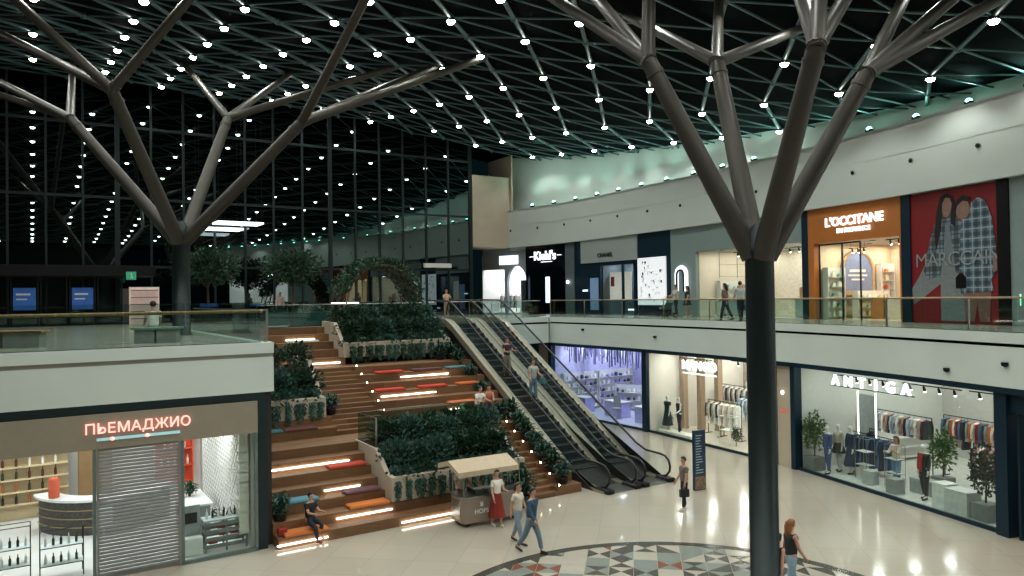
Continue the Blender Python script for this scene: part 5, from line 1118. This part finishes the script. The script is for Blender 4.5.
# entrance: dark portal and revolving doors with blue stickers, lit kiosk, exit sign
b = MB(); b.box(-10, 6.0, 47.0, 48.7, 8.55, 9.1); struct('trim_entrance_canopy', b, M_black, rz=A)
for k in range(7):
    p, r = fu(-5.0+1.35*k, 47.6, UF); b = MB(); b.box(0, .07, 0, .07, 0, 2.75); b.box(1.2, 1.27, 0, .07, 0, 2.75); b.box(0, 1.27, 0, .07, 2.65, 2.75); b.box(0, 1.27, 0, .07, 0, .1)
    t = thing('glass_door', 'dark framed glass entrance door behind left balcony, %s from the left' % ('first', 'second', 'third', 'fourth', 'fifth', 'sixth', 'seventh')[k], 'door', p, r); part('frame', b, M_black, t); b = MB(); b.box(.07, 1.2, .03, .04, .1, 2.65); part('glass_pane', b, M_grail, t)
    if k in (3, 5): b = MB(); b.box(.12, 1.15, -.02, -.005, .9, 2.1); part('blue_sticker', b, mat('blue_sticker', '#2f62b0', emit=.08), t, 'bright blue sticker with white text'); b = MB(); b.box(.25, .9, -.03, -.02, 1.7, 1.8); b.box(.25, .75, -.03, -.02, 1.45, 1.52); part('sticker_text', b, M_pale, t)
p, r = fu(4.6, 46.3, UF+.003); t = thing('lit_kiosk', 'small bright kiosk shelf unit left of the balcony column', 'kiosk', p, r); b = MB(); b.box(0, 1.5, .35, .4, 0, 2.1); b.box(0, .05, 0, .35, 0, 2.1); b.box(1.45, 1.5, 0, .35, 0, 2.1); part('cabinet', b, mat('pink_white_lit_panel', '#d8c6c0', emit=.3, ecol='#e8cabc'), t)
for z in (.3, .7, 1.1, 1.5, 1.9): b = MB(); b.box(.05, 1.45, 0, .35, z, z+.04); part('shelf_board', b, cm('#6a5a54'), t)
t = thing('exit_sign', 'small green exit sign hanging over the kiosk', 'exit sign', fu(4.4, 46.0, 8.3)[0], A); b = MB(); b.box(0, .5, 0, .06, 0, .45, .01); part('lightbox', b, mat('exit_green', '#2f8a68', emit=.5), t); b = MB(); b.tube([(.25, .03, .45), (.25, .03, .8)], .01, 4); part('hanger', b, M_black, t)
b = MB(); b.ball((.25, -.01, .32), .045, 6, 1, .3, 1); b.polyy([(.2, .08), (.26, .2), (.22, .27), (.3, .27), (.3, .18), (.36, .08), (.31, .08), (.27, .15), (.24, .08)], -.012, -.002); part('running_figure', b, M_pale, t)
b = MB(); b.box(0, 2.2, 0, .25, 0, .32, .02); solo('white_air_curtain', b, M_pale, 'white box over the glass door near the escalator head', 'air curtain', *fu(24.0, 48.55, 9.3))

# ================================================================== food cart
p, r = fu(10.95, 19.75, .0); r += radians(-2)
t = thing('food_cart', 'grey-brown rounded food cart with beige awning at foot of the stairs', 'cart', p, r); LC, WC = 2.15, .95
def rrect(x0, x1, y0, y1, rad, n=5):
    out = []
    for cx, cy, a0 in ((x1-rad, y0+rad, -90), (x1-rad, y1-rad, 0), (x0+rad, y1-rad, 90), (x0+rad, y0+rad, 180)):
        for k in range(n+1): a = radians(a0+90*k/n); out.append((cx+rad*cos(a), cy+rad*sin(a)))
    return out
b = MB(); b.poly(rrect(0, LC, 0, WC, .18), .14, .9); part('body', b, mat('taupe_cart_panel', '#85786a', .45, var=.03), t)
b = MB(); b.poly(rrect(-.02, LC+.02, -.02, WC+.02, .2), .9, .94); part('rim', b, M_steel, t)
b = MB(); b.box(-.012, 0, .2, .75, .22, .82); b.box(-.016, -.01, .22, .73, .45, .48); part('end_panel', b, M_steel, t)
b = MB(); b.box(.5, 1.9, .15, .7, .94, .955); b.box(.5, .52, .15, .7, .94, 1.08); b.box(1.88, 1.9, .15, .7, .94, 1.08); b.box(.5, 1.9, .13, .15, .94, 1.08); part('glass_case', b, mat('dark_tub_glass', '#3a4644', .15), t)
for k, x in enumerate((.55, .8, 1.05, 1.3, 1.55)): b = MB(); b.box(x, x+.2, .2, .62, .955, .98, .01); part('food_tray', b, [cm('#5b6b54'), cm('#8a6a4a'), cm('#6d7a70'), cm('#94836a'), cm('#4e5d56')][k], t)
for k in range(4): b = MB(); b.T = Matrix.Translation((.25+(k % 2)*(LC-.5), .2+(k//2)*.55, .07)) @ Matrix.Rotation(pi/2, 4, 'X'); b.lathe([(.07, -.02), (.07, .02)], 12); b.T = Matrix(); b.box(.23+(k % 2)*(LC-.5), .27+(k % 2)*(LC-.5), .17+(k//2)*.55, .23+(k//2)*.55, .1, .15); part('wheel', b, M_rubber, t)
for x, y in ((.08, .1), (.08, WC-.1), (LC-.08, .1), (LC-.08, WC-.1)): b = MB(); b.tube([(x, y, .94), (x, y, 1.84)], .018, 6); part('post', b, M_steel, t)
M_can = mat('beige_canvas', '#b6a58c', .85, var=.05)
b = MB(); x0, x1 = -.3, LC-.35; ya, ym, yb = -.3, .4, WC+.15; za, zm = 1.8, 2.04
b.polyx([(ya, za), (ym, zm), (yb, za+.05), (yb, za+.01), (ym, zm-.03), (ya, za-.04)], x0, x1); aw_ = part('awning', b, M_can, t)
b = MB(); b.polyx([(ya-.01, za+.0), (ya-.01, za-.16), (ya+.01, za-.16), (ya+.01, za)], x0, x1); b.polyx([(yb-.01, za+.05), (yb-.01, za-.12), (yb+.01, za-.12), (yb+.01, za+.05)], x0, x1); part('valance', b, M_can, aw_)
for x in (x0, x1-.02): b = MB(); b.polyx([(ya, za-.02), (ym, zm-.02), (yb, za), (yb, za-.1), (ym, zm-.14), (ya, za-.12)], x, x+.02); part('gable', b, M_can, aw_)
ob = link('lettering', text_mesh('HOPS', .2, M_pale, .01, offset=.004), t, (.64, -.008, .4), 0); b = MB(); b.ball((.64, -.008, .66), .055, 8, 1, .2, 1); b.box(.59, .62, -.012, -.002, .7, .76); b.box(.66, .69, -.012, -.002, .7, .76); part('emblem', b, M_pale, t)
# directory sign
p, r = fu(20.14, 18.8, 0); t = thing('directory_sign', 'tall dark blue directory sign standing behind woman in black', 'sign', p, r-radians(8)); b = MB(); b.box(-.25, .25, -.06, .06, 0, 2.15, .01); part('panel', b, mat('directory_navy', '#1b3346', .35, var=.05), t)
b = MB(); b.box(-.24, .24, -.066, -.06, .04, .5); part('photo_strip', b, mat('brown_photo_print', '#7a6250', .5, var=.6, scale=12), t); b = MB(); rr_ = random.Random(2)
for k in range(15): z = .62+k*.095; b.box(-.19, -.19+rr_.uniform(.12, .34), -.067, -.06, z, z+.03)
part('text_lines', b, cm('#9fb4c0'), t)
b = MB(); b.box(-.12, .12, -.1, .1, 0, .22, .03); b.tube([(-.06, 0, .22), (0, 0, .32), (.06, 0, .22)], .012, 5); solo('red_bag', b, cm('#8c2420'), 'dark red bag on bottom step beside the orange cushion', 'bag', *fu(5.98, 21.45, .302))
# stroller
t = thing('stroller', 'grey baby stroller pushed along the gallery by couple', 'stroller', (8.75, 42.2, UF+.003), radians(-150))
b = MB()
for x in (-.25, .25):
    b.tube([(x, -.35, .12), (x, .1, .5), (x, .5, .98)], .016, 6); b.tube([(x, .4, .12), (x, 0, .5)], .016, 6)
b.tube([(-.25, .5, .98), (.25, .5, .98)], .02, 6); part('frame', b, M_black, t)
for x in (-.27, .27):
    for y in (-.35, .4): b = MB(); b.T = Matrix.Translation((x, y, .12)) @ Matrix.Rotation(pi/2, 4, 'Y'); b.lathe([(.12, -.02), (.12, .02)], 14); part('wheel', b, M_rubber, t)
b = MB(); b.polyx([(-.35, .5), (-.3, .42), (.15, .42), (.32, .8), (.26, .84), (.08, .55), (-.3, .58)], -.22, .22); part('seat', b, cm('#6c7478'), t)
b = MB(); 
for k in range(6):
    a0, a1 = radians(15+25*k*.8), radians(15+25*(k+1)*.8); c = (.05, .72); b.polyx([(c[0]+.34*cos(a0), c[1]+.34*sin(a0)), (c[0]+.34*cos(a1), c[1]+.34*sin(a1)), (c[0]+.32*cos(a1), c[1]+.32*sin(a1)), (c[0]+.32*cos(a0), c[1]+.32*sin(a0))], -.24, .24)
part('hood', b, cm('#8d9494'), t)

# ================================================================== people
def skin(verts, edges, radii, m, name, levels=1, flat_x=1.0):
    me = bpy.data.meshes.new(name); me.from_pydata([tuple(v) for v in verts], edges, []); o = bpy.data.objects.new(name, me); COL.objects.link(o)
    md = o.modifiers.new('s', 'SKIN'); md.use_smooth_shade = True
    for i, r in enumerate(radii):
        rr = r if isinstance(r, tuple) else (r, r); me.skin_vertices[0].data[i].radius = rr
        me.skin_vertices[0].data[i].use_root = (i == 0)
    sb = o.modifiers.new('b', 'SUBSURF'); sb.levels = levels; sb.render_levels = levels
    dg = bpy.context.evaluated_depsgraph_get(); me2 = bpy.data.meshes.new_from_object(o.evaluated_get(dg)); bpy.data.objects.remove(o)
    me2.materials.clear(); me2.materials.append(m)
    for p_ in me2.polygons: p_.use_smooth = True
    return me2
def person(loc, rz, label, pose='stand', h=1.72, skinc='#b58a72', hair='#1c1614', hair_len=0, top=('#dddddd', 'short'), bottom=('trousers', '#2b3444'), shoes='#2a2a2a', female=False, arms=((8, 15), (-5, 20)), legs=((6, 4), (-6, 8)), lean=0, cat='person', name='person', bag=None, blank=False, head_turn=0):
    """arms, legs: (swing, bend) in degrees for left and right; swing > 0 is forward"""
    t = thing(name, label, cat, loc, rz); K = h/1.75; R = radians; mS = cm(skinc, .6)
    sit = pose == 'sit'; hz = .47 if sit else .92
    if sit: legs = ((82, 80), (80, 84)) if legs == ((6, 4), (-6, 8)) else legs
    D = lambda a, sx=0: Vector((sx, sin(R(a)), -cos(R(a))))
    upv = Vector((0, sin(R(lean)), cos(R(lean)))); pel = Vector((0, 0, hz)); waist = pel+upv*.16; chest = pel+upv*.36; uch = pel+upv*.47; neck = pel+upv*.55; hb = neck+upv*.07+Vector((0, .01, 0)); hm = hb+Vector((0, .02, .09)); ht = hm+Vector((0, 0, .1))
    V = [pel, waist, chest, uch, neck, hb, hm, ht]; E = [(0, 1), (1, 2), (2, 3), (3, 4), (4, 5), (5, 6), (6, 7)]; sw = .88 if female else 1
    RD = [(.15*sw, .115), (.12*sw, .095), (.15*sw, .11), (.13*sw, .1), .055, .06, (.078, .092), .055]
    J = {}
    for sx, (sg, bd), nm in ((-1, arms[0], 'l'), (1, arms[1], 'r')):
        sh = uch+Vector((sx*.175*sw, 0, -.005)); el = sh+D(sg, sx*.16).normalized()*.28; wr = el+D(sg+bd, sx*.03-sx*.1*(bd > 45)).normalized()*.25; hd = wr+(wr-el).normalized()*.08
        i = len(V); V += [sh, el, wr, hd]; E += [(3, i), (i, i+1), (i+1, i+2), (i+2, i+3)]; RD += [.062*sw, .044, .03, (.038, .022)]; J['a'+nm] = (sh, el, wr, hd)
    for sx, (sg, bd), nm in ((-1, legs[0], 'l'), (1, legs[1], 'r')):
        hp = pel+Vector((sx*.088, 0, -.06)); kn = hp+D(sg, sx*(.1 if sit else .02)).normalized()*.43; an_ = kn+D(sg-bd, 0)*.41; tp = Vector((0, cos(R(min(0, sg-bd)*.6)), sin(R(min(0, sg-bd)*.6))*1.0)); toe = an_+tp*.15+Vector((0, 0, -.035))
        i = len(V); V += [hp, kn, an_, toe]; E += [(0, i), (i, i+1), (i+1, i+2), (i+2, i+3)]; RD += [.088, .062, .042, (.04, .028)]; J['l'+nm] = (hp, kn, an_, toe)
    low = min(v.z for v in V)-.035 if not sit else None
    dz = -low if low is not None else 0
    if sit: dz = 0
    V = [v+Vector((0, 0, dz)) for v in V]
    for k_ in J: J[k_] = tuple(v+Vector((0, 0, dz)) for v in J[k_])
    me = skin([v*K for v in V], E, [(r[0]*K, r[1]*K) if isinstance(r, tuple) else r*K for r in RD], mS, 'body', 2)
    hm_, hb_, uch_ = V[6], V[5], V[3]
    # fingers, thumb, ears and nose joined to the body mesh
    b = MB()
    for nm, sx in (('al', -1), ('ar', 1)):
        sh, el, wr, hd = J[nm]; d = (hd-wr).normalized(); s_ = d.cross(Vector((1, 0, .01))).normalized() if abs(d.x) < .95 else Vector((0, 1, 0)); c_ = Vector((-sx, 0, 0))
        for q, l in enumerate((.065, .075, .07, .055)): f0 = hd+s_*(.028-.018*q); b.tube([f0*K, (f0+d*l*.55)*K, (f0+d*l+c_*.02)*K], [.009*K, .008*K, .006*K], 5)
        f0 = wr+d*.03+s_*.03; b.tube([f0*K, (f0+s_*.03+d*.025)*K, (f0+s_*.035+d*.06)*K], [.011*K, .009*K, .007*K], 5)
    for sx in (-1, 1): b.ball((hm_+Vector((sx*.078, 0, 0)))*K, .02*K, 5, .5, 1, 1.4)
    nb = hm_+Vector((0, .088, -.005)); b.add([tuple((nb+Vector(q))*K) for q in ((-.012, 0, -.02), (.012, 0, -.02), (0, .018, -.018), (0, -.002, .025))], [(0, 1, 2), (0, 2, 3), (1, 3, 2)])
    b.mi = 1
    if not blank:
        for sx in (-1, 1): b.ball((hm_+Vector((sx*.03, .08, .012)))*K, .009*K, 5)
        b.mi = 2; b.ball((hm_+Vector((0, .08, -.045)))*K, .018*K, 5, 1, .4, .3)
    m2 = b.mesh('x', [mS, M_black, cm('#8a4a42')]); bm = bmesh.new(); bm.from_mesh(me); n0 = len(bm.faces); bm.from_mesh(m2); bm.to_mesh(me); bm.free()
    me.materials.append(M_black); me.materials.append(cm('#8a4a42'))
    link('body', me, t)
    # top
    col, kind = top; g = .016; tv = [V[0]-(V[1]-V[0])*(.3 if kind != 'long_coat' else .6), V[1], V[2], V[3], V[3]+(V[4]-V[3])*.45]; te = [(0, 1), (1, 2), (2, 3), (3, 4)]; tr = [(.165*sw+g, .145+g), (.14*sw+g, .125+g), (.16*sw+g, .14+g), (.145*sw+g, .125+g), .08]
    for nm in ('al', 'ar'):
        sh, el, wr, hd = J[nm]; i = len(tv); end = {'short': [sh, sh+(el-sh)*.65], 'long': [sh, el, el+(wr-el)*.92], 'long_coat': [sh, el, el+(wr-el)*.92], 'none': [sh]}[kind]
        tv += end; te += [(3, i)]+[(i+q, i+q+1) for q in range(len(end)-1)]; tr += [.074*sw, .062, .046][:len(end)]
    link('shirt' if kind == 'short' else 'jacket' if kind != 'none' else 'vest', skin([v*K for v in tv], te, [(r[0]*K, r[1]*K) if isinstance(r, tuple) else r*K for r in tr], cm(col, .85), 'top', 2), t)
    # bottom
    bk, bc = bottom
    if bk in ('trousers', 'shorts'):
        tv = [V[1]-(V[1]-V[0])*.15, V[0]+(V[1]-V[0])*.1]; te = [(0, 1)]; tr = [(.125*sw+g, .1+g), (.15*sw+g, .12+g)]
        for nm in ('ll', 'lr'):
            hp, kn, an_, toe = J[nm]; pts = [hp+(kn-hp)*.2, kn, kn+(an_-kn)*.93] if bk == 'trousers' else [hp+(kn-hp)*.2, hp+(kn-hp)*.5]; i = len(tv); tv += pts; te += [(1, i)]+[(i+q, i+q+1) for q in range(len(pts)-1)]; tr += ([.098, .076, .06] if bk == 'trousers' else [.1, .095])
        link(bk, skin([v*K for v in tv], te, [(r[0]*K, r[1]*K) if isinstance(r, tuple) else r*K for r in tr], cm(bc, .85), bk, 2), t)
    elif bk in ('skirt', 'long_skirt'):
        b = MB(); Ls = .4 if bk == 'skirt' else .78; n = 28; z0 = V[1].z-.04; vs = []; rows_ = 7
        for j in range(rows_+1):
            f = j/rows_; rr = (.135+.02+f*(.14 if bk == 'skirt' else .15)); z = z0-f*Ls
            for k in range(n): a = 2*pi*k/n; w_ = 1+.10*f*cos(a*9); vs.append((rr*w_*cos(a)*K*sw, (rr*.85*w_*sin(a))*K, z*K))
        b.add(vs, [(j*n+k, j*n+(k+1) % n, (j+1)*n+(k+1) % n, (j+1)*n+k) for j in range(rows_) for k in range(n)], True); part('skirt', b, cm(bc, .85), t)
    # hair
    if hair:
        b = MB(); c = hm_+Vector((0, -.014, .035)); b.ball(c*K, .105*K, 10, .9, 1.03, .98)
        # open the face: pull the front lower part back
        b.v = [(x, min(y, (c.y+(.06 if z > (c.z+.03)*K/1 else -.005))*K) if z < (c.z+.055)*K else y, z) for x, y, z in b.v]
        if hair_len: b.tube([(c+Vector((0, -.05, .02)))*K, (c+Vector((0, -.085, -.08)))*K, (c+Vector((0, -.09, -.08-hair_len*.6)))*K, (c+Vector((0, -.085, -.08-hair_len)))*K], [.085*K, .09*K, .08*K, .03*K], 10)
        part('hair', b, cm(hair, .6), t)
    for nm in ('ll', 'lr'):
        hp, kn, an_, toe = J[nm]; b = MB(); d = (toe-an_); d.z = 0; d = d.normalized() if d.length > .01 else Vector((0, 1, 0)); dn = (toe-an_).normalized()
        b.tube([(an_+Vector((0, 0, .02)))*K, (an_-dn*.02+Vector((0, 0, -.03)))*K, (an_+(toe-an_)*.6+Vector((0, 0, -.008)))*K, (toe+dn*.03)*K], [.045*K, .05*K, .045*K, .03*K], 8); part('shoe', b, cm(shoes, .5), t)
    if bag:
        bc_, bs = bag; hd = J['a'+('l' if bs < 0 else 'r')][3]; b = MB(); c = hd*K; b.T = Matrix.Translation((c.x, c.y, c.z-.34)); b.box(-.05, .05, -.16, .16, 0, .26, .02); b.tube([(0, -.1, .26), (0, -.03, .35), (0, .03, .35), (0, .1, .26)], .01, 5); part('carried_bag', b, cm(bc_), t)
    return t
def G(px, py, z):                # foot point read off the photograph
    q = ray_pt(px, py, 1); k = (z-CAM_Z)/(q.z-CAM_Z); return Vector((q.x*k, q.y*k, z))
cam_dir = lambda p: atan2(-p[1], -p[0])-pi/2        # rotation that faces the camera
# ground floor
p = xy(6.78, 21.45); person((*p, .3-.075), A+radians(205), 'boy in black shirt sitting sideways on orange cushion at bottom step', 'sit', 1.6, hair='#120e0c', top=('#14161a', 'short'), bottom=('trousers', '#1e242e'), shoes='#6a3a30', arms=((30, 60), (35, 55)), legs=((80, 95), (72, 60)), lean=4)
p = xy(11.4, 20.75); person((*p, 0), A+radians(175), 'vendor in white shirt and dark apron standing behind the cart', 'stand', 1.7, hair='#3a2418', top=('#d8d4cc', 'short'), bottom=('trousers', '#2a2c2c'), arms=((40, 40), (30, 50)), lean=6)
p = xy(11.95, 19.42); t = person((*p, 0), cam_dir(p)+.5, 'woman in white top and long red skirt standing at the cart', 'stand', 1.68, hair='#16110f', top=('#dcd8cf', 'short'), bottom=('long_skirt', '#7c2416'), shoes='#e8e4dc', female=True, arms=((20, 70), (10, 20)))
p = xy(11.5, 16.9); person((*p, 0), cam_dir(p)+radians(60), 'man in blue shirt and jeans walking past the food cart', 'stand', 1.78, hair='#120f0e', top=('#2e4a60', 'long'), bottom=('trousers', '#5f7482'), shoes='#2c2420', arms=((-18, 15), (16, 20)), legs=((24, 12), (-20, 18)), lean=4)
p = xy(11.62, 17.75); person((*p, 0), cam_dir(p)+radians(50), 'person in cream top walking just behind the man in blue', 'stand', 1.7, hair='#3a281c', hair_len=.1, top=('#cfc6b6', 'short'), bottom=('trousers', '#7c8c98'), female=True, arms=((14, 10), (-16, 14)), legs=((-16, 10), (20, 8)))
p = xy(17.87, 17.35); person((*p, 0), cam_dir(p)+radians(-60), 'woman in grey patterned top and black trousers by directory sign', 'stand', 1.68, hair='#15110f', top=('#6a6460', 'short'), bottom=('trousers', '#14171c'), shoes='#d8d4cc', female=True, arms=((6, 10), (8, 30)), legs=((8, 4), (-4, 4)), bag=('#15171c', -1))
p = G(779, 607, 0); person((p.x, p.y, 0), radians(-60), 'woman in black top and denim shorts walking behind the central column', 'stand', 1.62, hair='#1b1412', top=('#15171b', 'none'), bottom=('shorts', '#46657e'), female=True, arms=((14, 20), (-20, 15)), legs=((18, 8), (-16, 14)), skinc='#c09078')
p = G(792, 597, 0); person((p.x, p.y, 0), radians(-75), 'woman with light brown hair and pale jeans beside the central column', 'stand', 1.75, hair='#8a5c36', hair_len=.28, top=('#2a2e33', 'none'), bottom=('trousers', '#88a4b4'), female=True, arms=((-8, 10), (14, 22)), legs=((16, 6), (-14, 10)), skinc='#c09078')
# pair sitting at the landing by the escalator
p = xy(15.1, 25.9); person((*p, 2.4-.47+.3), A+radians(190), 'person in white shirt sitting on stairs by a green bag', 'sit', 1.7, hair='#14100e', top=('#e4e2dc', 'short'), bottom=('trousers', '#1c2026'), arms=((40, 40), (30, 60)), lean=14)
p = xy(15.75, 26.1); person((*p, 2.4-.47+.3), A+radians(150), 'person with bare shoulders in coral top sitting beside the white shirt', 'sit', 1.66, hair='#1a1412', top=('#b06a54', 'none'), bottom=('trousers', '#2a2c34'), female=True, arms=((30, 60), (36, 50)), lean=8, skinc='#c08c74')
b = MB(); b.box(-.16, .16, -.1, .1, 0, .34, .05); b.tube([(-.08, 0, .34), (0, 0, .46), (.08, 0, .34)], .014, 6); solo('green_bag', b, cm('#6a9a6a'), 'light green bag beside the sitter in white shirt', 'bag', *fu(14.7, 26.3, 2.402))
# escalator riders
zi = lambda v: (v-21.65)*UF/10.05
def onstep(v, uc): z = round(zi(v)/.2309)*.2309; k = (z/(UF/10.05))+21.65; return (*xy(uc, k+.17+.0), z+.03)
person(onstep(27.7, 17.75), A+pi, 'rider in dark vest and white sleeves coming down left escalator', 'stand', 1.7, hair='#2a1c18', top=('#33272c', 'short'), bottom=('trousers', '#7c7468'), arms=((30, 60), (20, 70)))
person(onstep(26.1, 18.05), A+pi, 'rider in pale grey shirt and jeans holding a teal jacket on left escalator', 'stand', 1.74, hair='#2c241e', top=('#a8aca8', 'short'), bottom=('trousers', '#5a7888'), arms=((24, 50), (10, 12)), bag=('#3f6e78', -1))
# upper floor
p = xy(22.0, 41.5); person((*p, UF+.003), cam_dir(p)+.2, 'person in beige clothes standing at glass rail near escalator head', 'stand', 1.72, hair='#8a6848', top=('#c0a284', 'short'), bottom=('trousers', '#b09274'), arms=((40, 70), (40, 70)))
p = xy(12.6, 45.2); person((*p, UF+.003), cam_dir(p)+pi, 'person in pinkish top with fair hair behind the dark teal planters', 'stand', 1.7, hair='#a8845c', top=('#cfb2a8', 'long'), bottom=('trousers', '#2c3038'))
p = xy(3.1, 24.75); person((*p, UF+.003), cam_dir(p)+pi+.1, 'person in white shirt with a strap sitting on the balcony bench', 'sit', 1.7, hair='#15110f', top=('#dcdad2', 'short'), bottom=('trousers', '#2a3038'), arms=((25, 40), (25, 40)), lean=10)
q = (9.2, 41.6, CL.at(20.6)[2]); person((q[0], q[1], UF+.003), q[2]+pi/2+1.3, 'man in pale shirt pushing the stroller along the gallery', 'stand', 1.76, hair='#14110f', top=('#b0b2ac', 'short'), bottom=('trousers', '#1c2a3a'), arms=((35, 40), (35, 40)))
q = (9.7, 41.0, q[2]); person((q[0], q[1], UF+.003), q[2]+pi/2+1.2, 'woman in dark dress with long dark hair beside the stroller man', 'stand', 1.7, hair='#101014', hair_len=.4, top=('#16222e', 'short'), bottom=('skirt', '#182838'), shoes='#c8c8c4', female=True, legs=((10, 6), (-12, 10)))
q = (9.95, 34.6, CL.at(26)[2]); person((q[0], q[1], UF+.003), q[2]+pi/2+.5, 'woman in brown jacket and dark jeans walking before the boutique', 'stand', 1.72, hair='#1a1512', hair_len=.25, top=('#6a5648', 'long'), bottom=('trousers', '#1c2c40'), female=True, arms=((-22, 15), (20, 30)), legs=((16, 8), (-18, 12)))
q = (10.45, 33.9, CL.at(26)[2]); person((q[0], q[1], UF+.003), q[2]+pi/2-.5, 'man in pale jacket with a blue bag walking before the boutique', 'stand', 1.8, hair='#15110f', top=('#a8b0ac', 'long'), bottom=('trousers', '#121a26'), arms=((16, 30), (-8, 15)), legs=((-18, 14), (20, 10)), bag=('#27557a', 1))
# mannequins
def manq(o, an, x, y, rot, lb, top, bottom, arms=((6, 10), (-4, 12)), female=True):
    person(P(o, an, x, y, .045), an+pi+rot, lb, 'stand', 1.82, skinc='#d8d4cc', hair=None, top=top, bottom=bottom, shoes='#3a3a3a', female=female, arms=arms, cat='mannequin', name='mannequin', blank=True)
o, an = SB
manq(o, an, .55, .7, .1, 'mannequin in long dark dress, left of the pair in beige shop', ('#1a2630', 'short'), ('long_skirt', '#1a2630')); manq(o, an, 1.45, .7, -.2, 'mannequin in dark trouser suit, right of the pair in beige shop', ('#161c22', 'none'), ('trousers', '#161c22'), ((10, 50), (-4, 20)))
o, an = SG
manq(o, an, 1.15, .4, 0, 'white mannequin in blue suit beside the left potted tree', ('#3d4f78', 'long'), ('trousers', '#3d4f78'))
manq(o, an, .95, 1.1, .2, 'white mannequin in beige jacket and black skirt', ('#b0a894', 'long'), ('skirt', '#1c1e20')); manq(o, an, 1.5, 1.2, -.1, 'white mannequin in long navy coat by navy coat rack', ('#24344e', 'long_coat'), ('long_skirt', '#24344e'))
manq(o, an, 5.2, .8, .1, 'white mannequin in dark suit with red scarf', ('#2c3036', 'long'), ('trousers', '#23272c'))
b = MB(); b.tube([(-.06, 0, .1), (-.03, .05, -.1), (-.04, .06, -.5)], .035, 6); b.tube([(.06, 0, .1), (.04, .05, -.1), (.05, .06, -.45)], .035, 6); solo('red_scarf', b, cm('#b02a26'), 'red scarf around the neck of suited mannequin', 'scarf', P(o, an, 5.2, .8-.13, 1.5), an+pi)
person(P(o, an, 3.55, 1.3, .045), an+pi+.2, 'shopper in brown hat, cream top and blue jeans inside fashion store', 'stand', 1.75, hair='#5a3a26', hair_len=.2, top=('#cdbfae', 'long'), bottom=('trousers', '#6c90b4'), female=True, arms=((35, 80), (30, 75)))
EXPOSURE = 0.0
# ------------------------------------------------------------------ camera, world, view
cd = bpy.data.cameras.new('camera'); cam = bpy.data.objects.new('camera', cd); COL.objects.link(cam)
cd.sensor_fit = 'HORIZONTAL'; cd.sensor_width = 36; cd.lens = 36*740/1024; cd.clip_end = 300
th = radians(.784); pt = atan2(10, 740)
fwd = Vector((0, cos(pt), sin(pt))); up0 = Vector((0, -sin(pt), cos(pt))); rt0 = Vector((1, 0, 0))
# the photograph leans a little: the scene is turned counter-clockwise in the frame
rt = rt0*cos(th)-up0*sin(th); up = rt0*sin(th)+up0*cos(th)
cam.matrix_world = Matrix(((rt.x, up.x, -fwd.x, 0), (rt.y, up.y, -fwd.y, 0), (rt.z, up.z, -fwd.z, CAM_Z), (0, 0, 0, 1)))
sc = bpy.context.scene; sc.camera = cam
w = bpy.data.worlds.new('night'); sc.world = w; w.use_nodes = True
bg = w.node_tree.nodes['Background']; bg.inputs[0].default_value = lin('#1c3a40')+[1]; bg.inputs[1].default_value = .12
sc.view_settings.view_transform = 'Standard'; sc.view_settings.look = 'None'; sc.view_settings.gamma = 1; sc.view_settings.use_curve_mapping = False
sc.view_settings.exposure = EXPOSURE
sc.cycles.use_denoising = True; sc.cycles.max_bounces = 6; sc.cycles.transparent_max_bounces = 24; sc.cycles.sample_clamp_indirect = 4; sc.cycles.caustics_reflective = False; sc.cycles.caustics_refractive = False
try: sc.cycles.use_light_tree = True
except Exception: pass
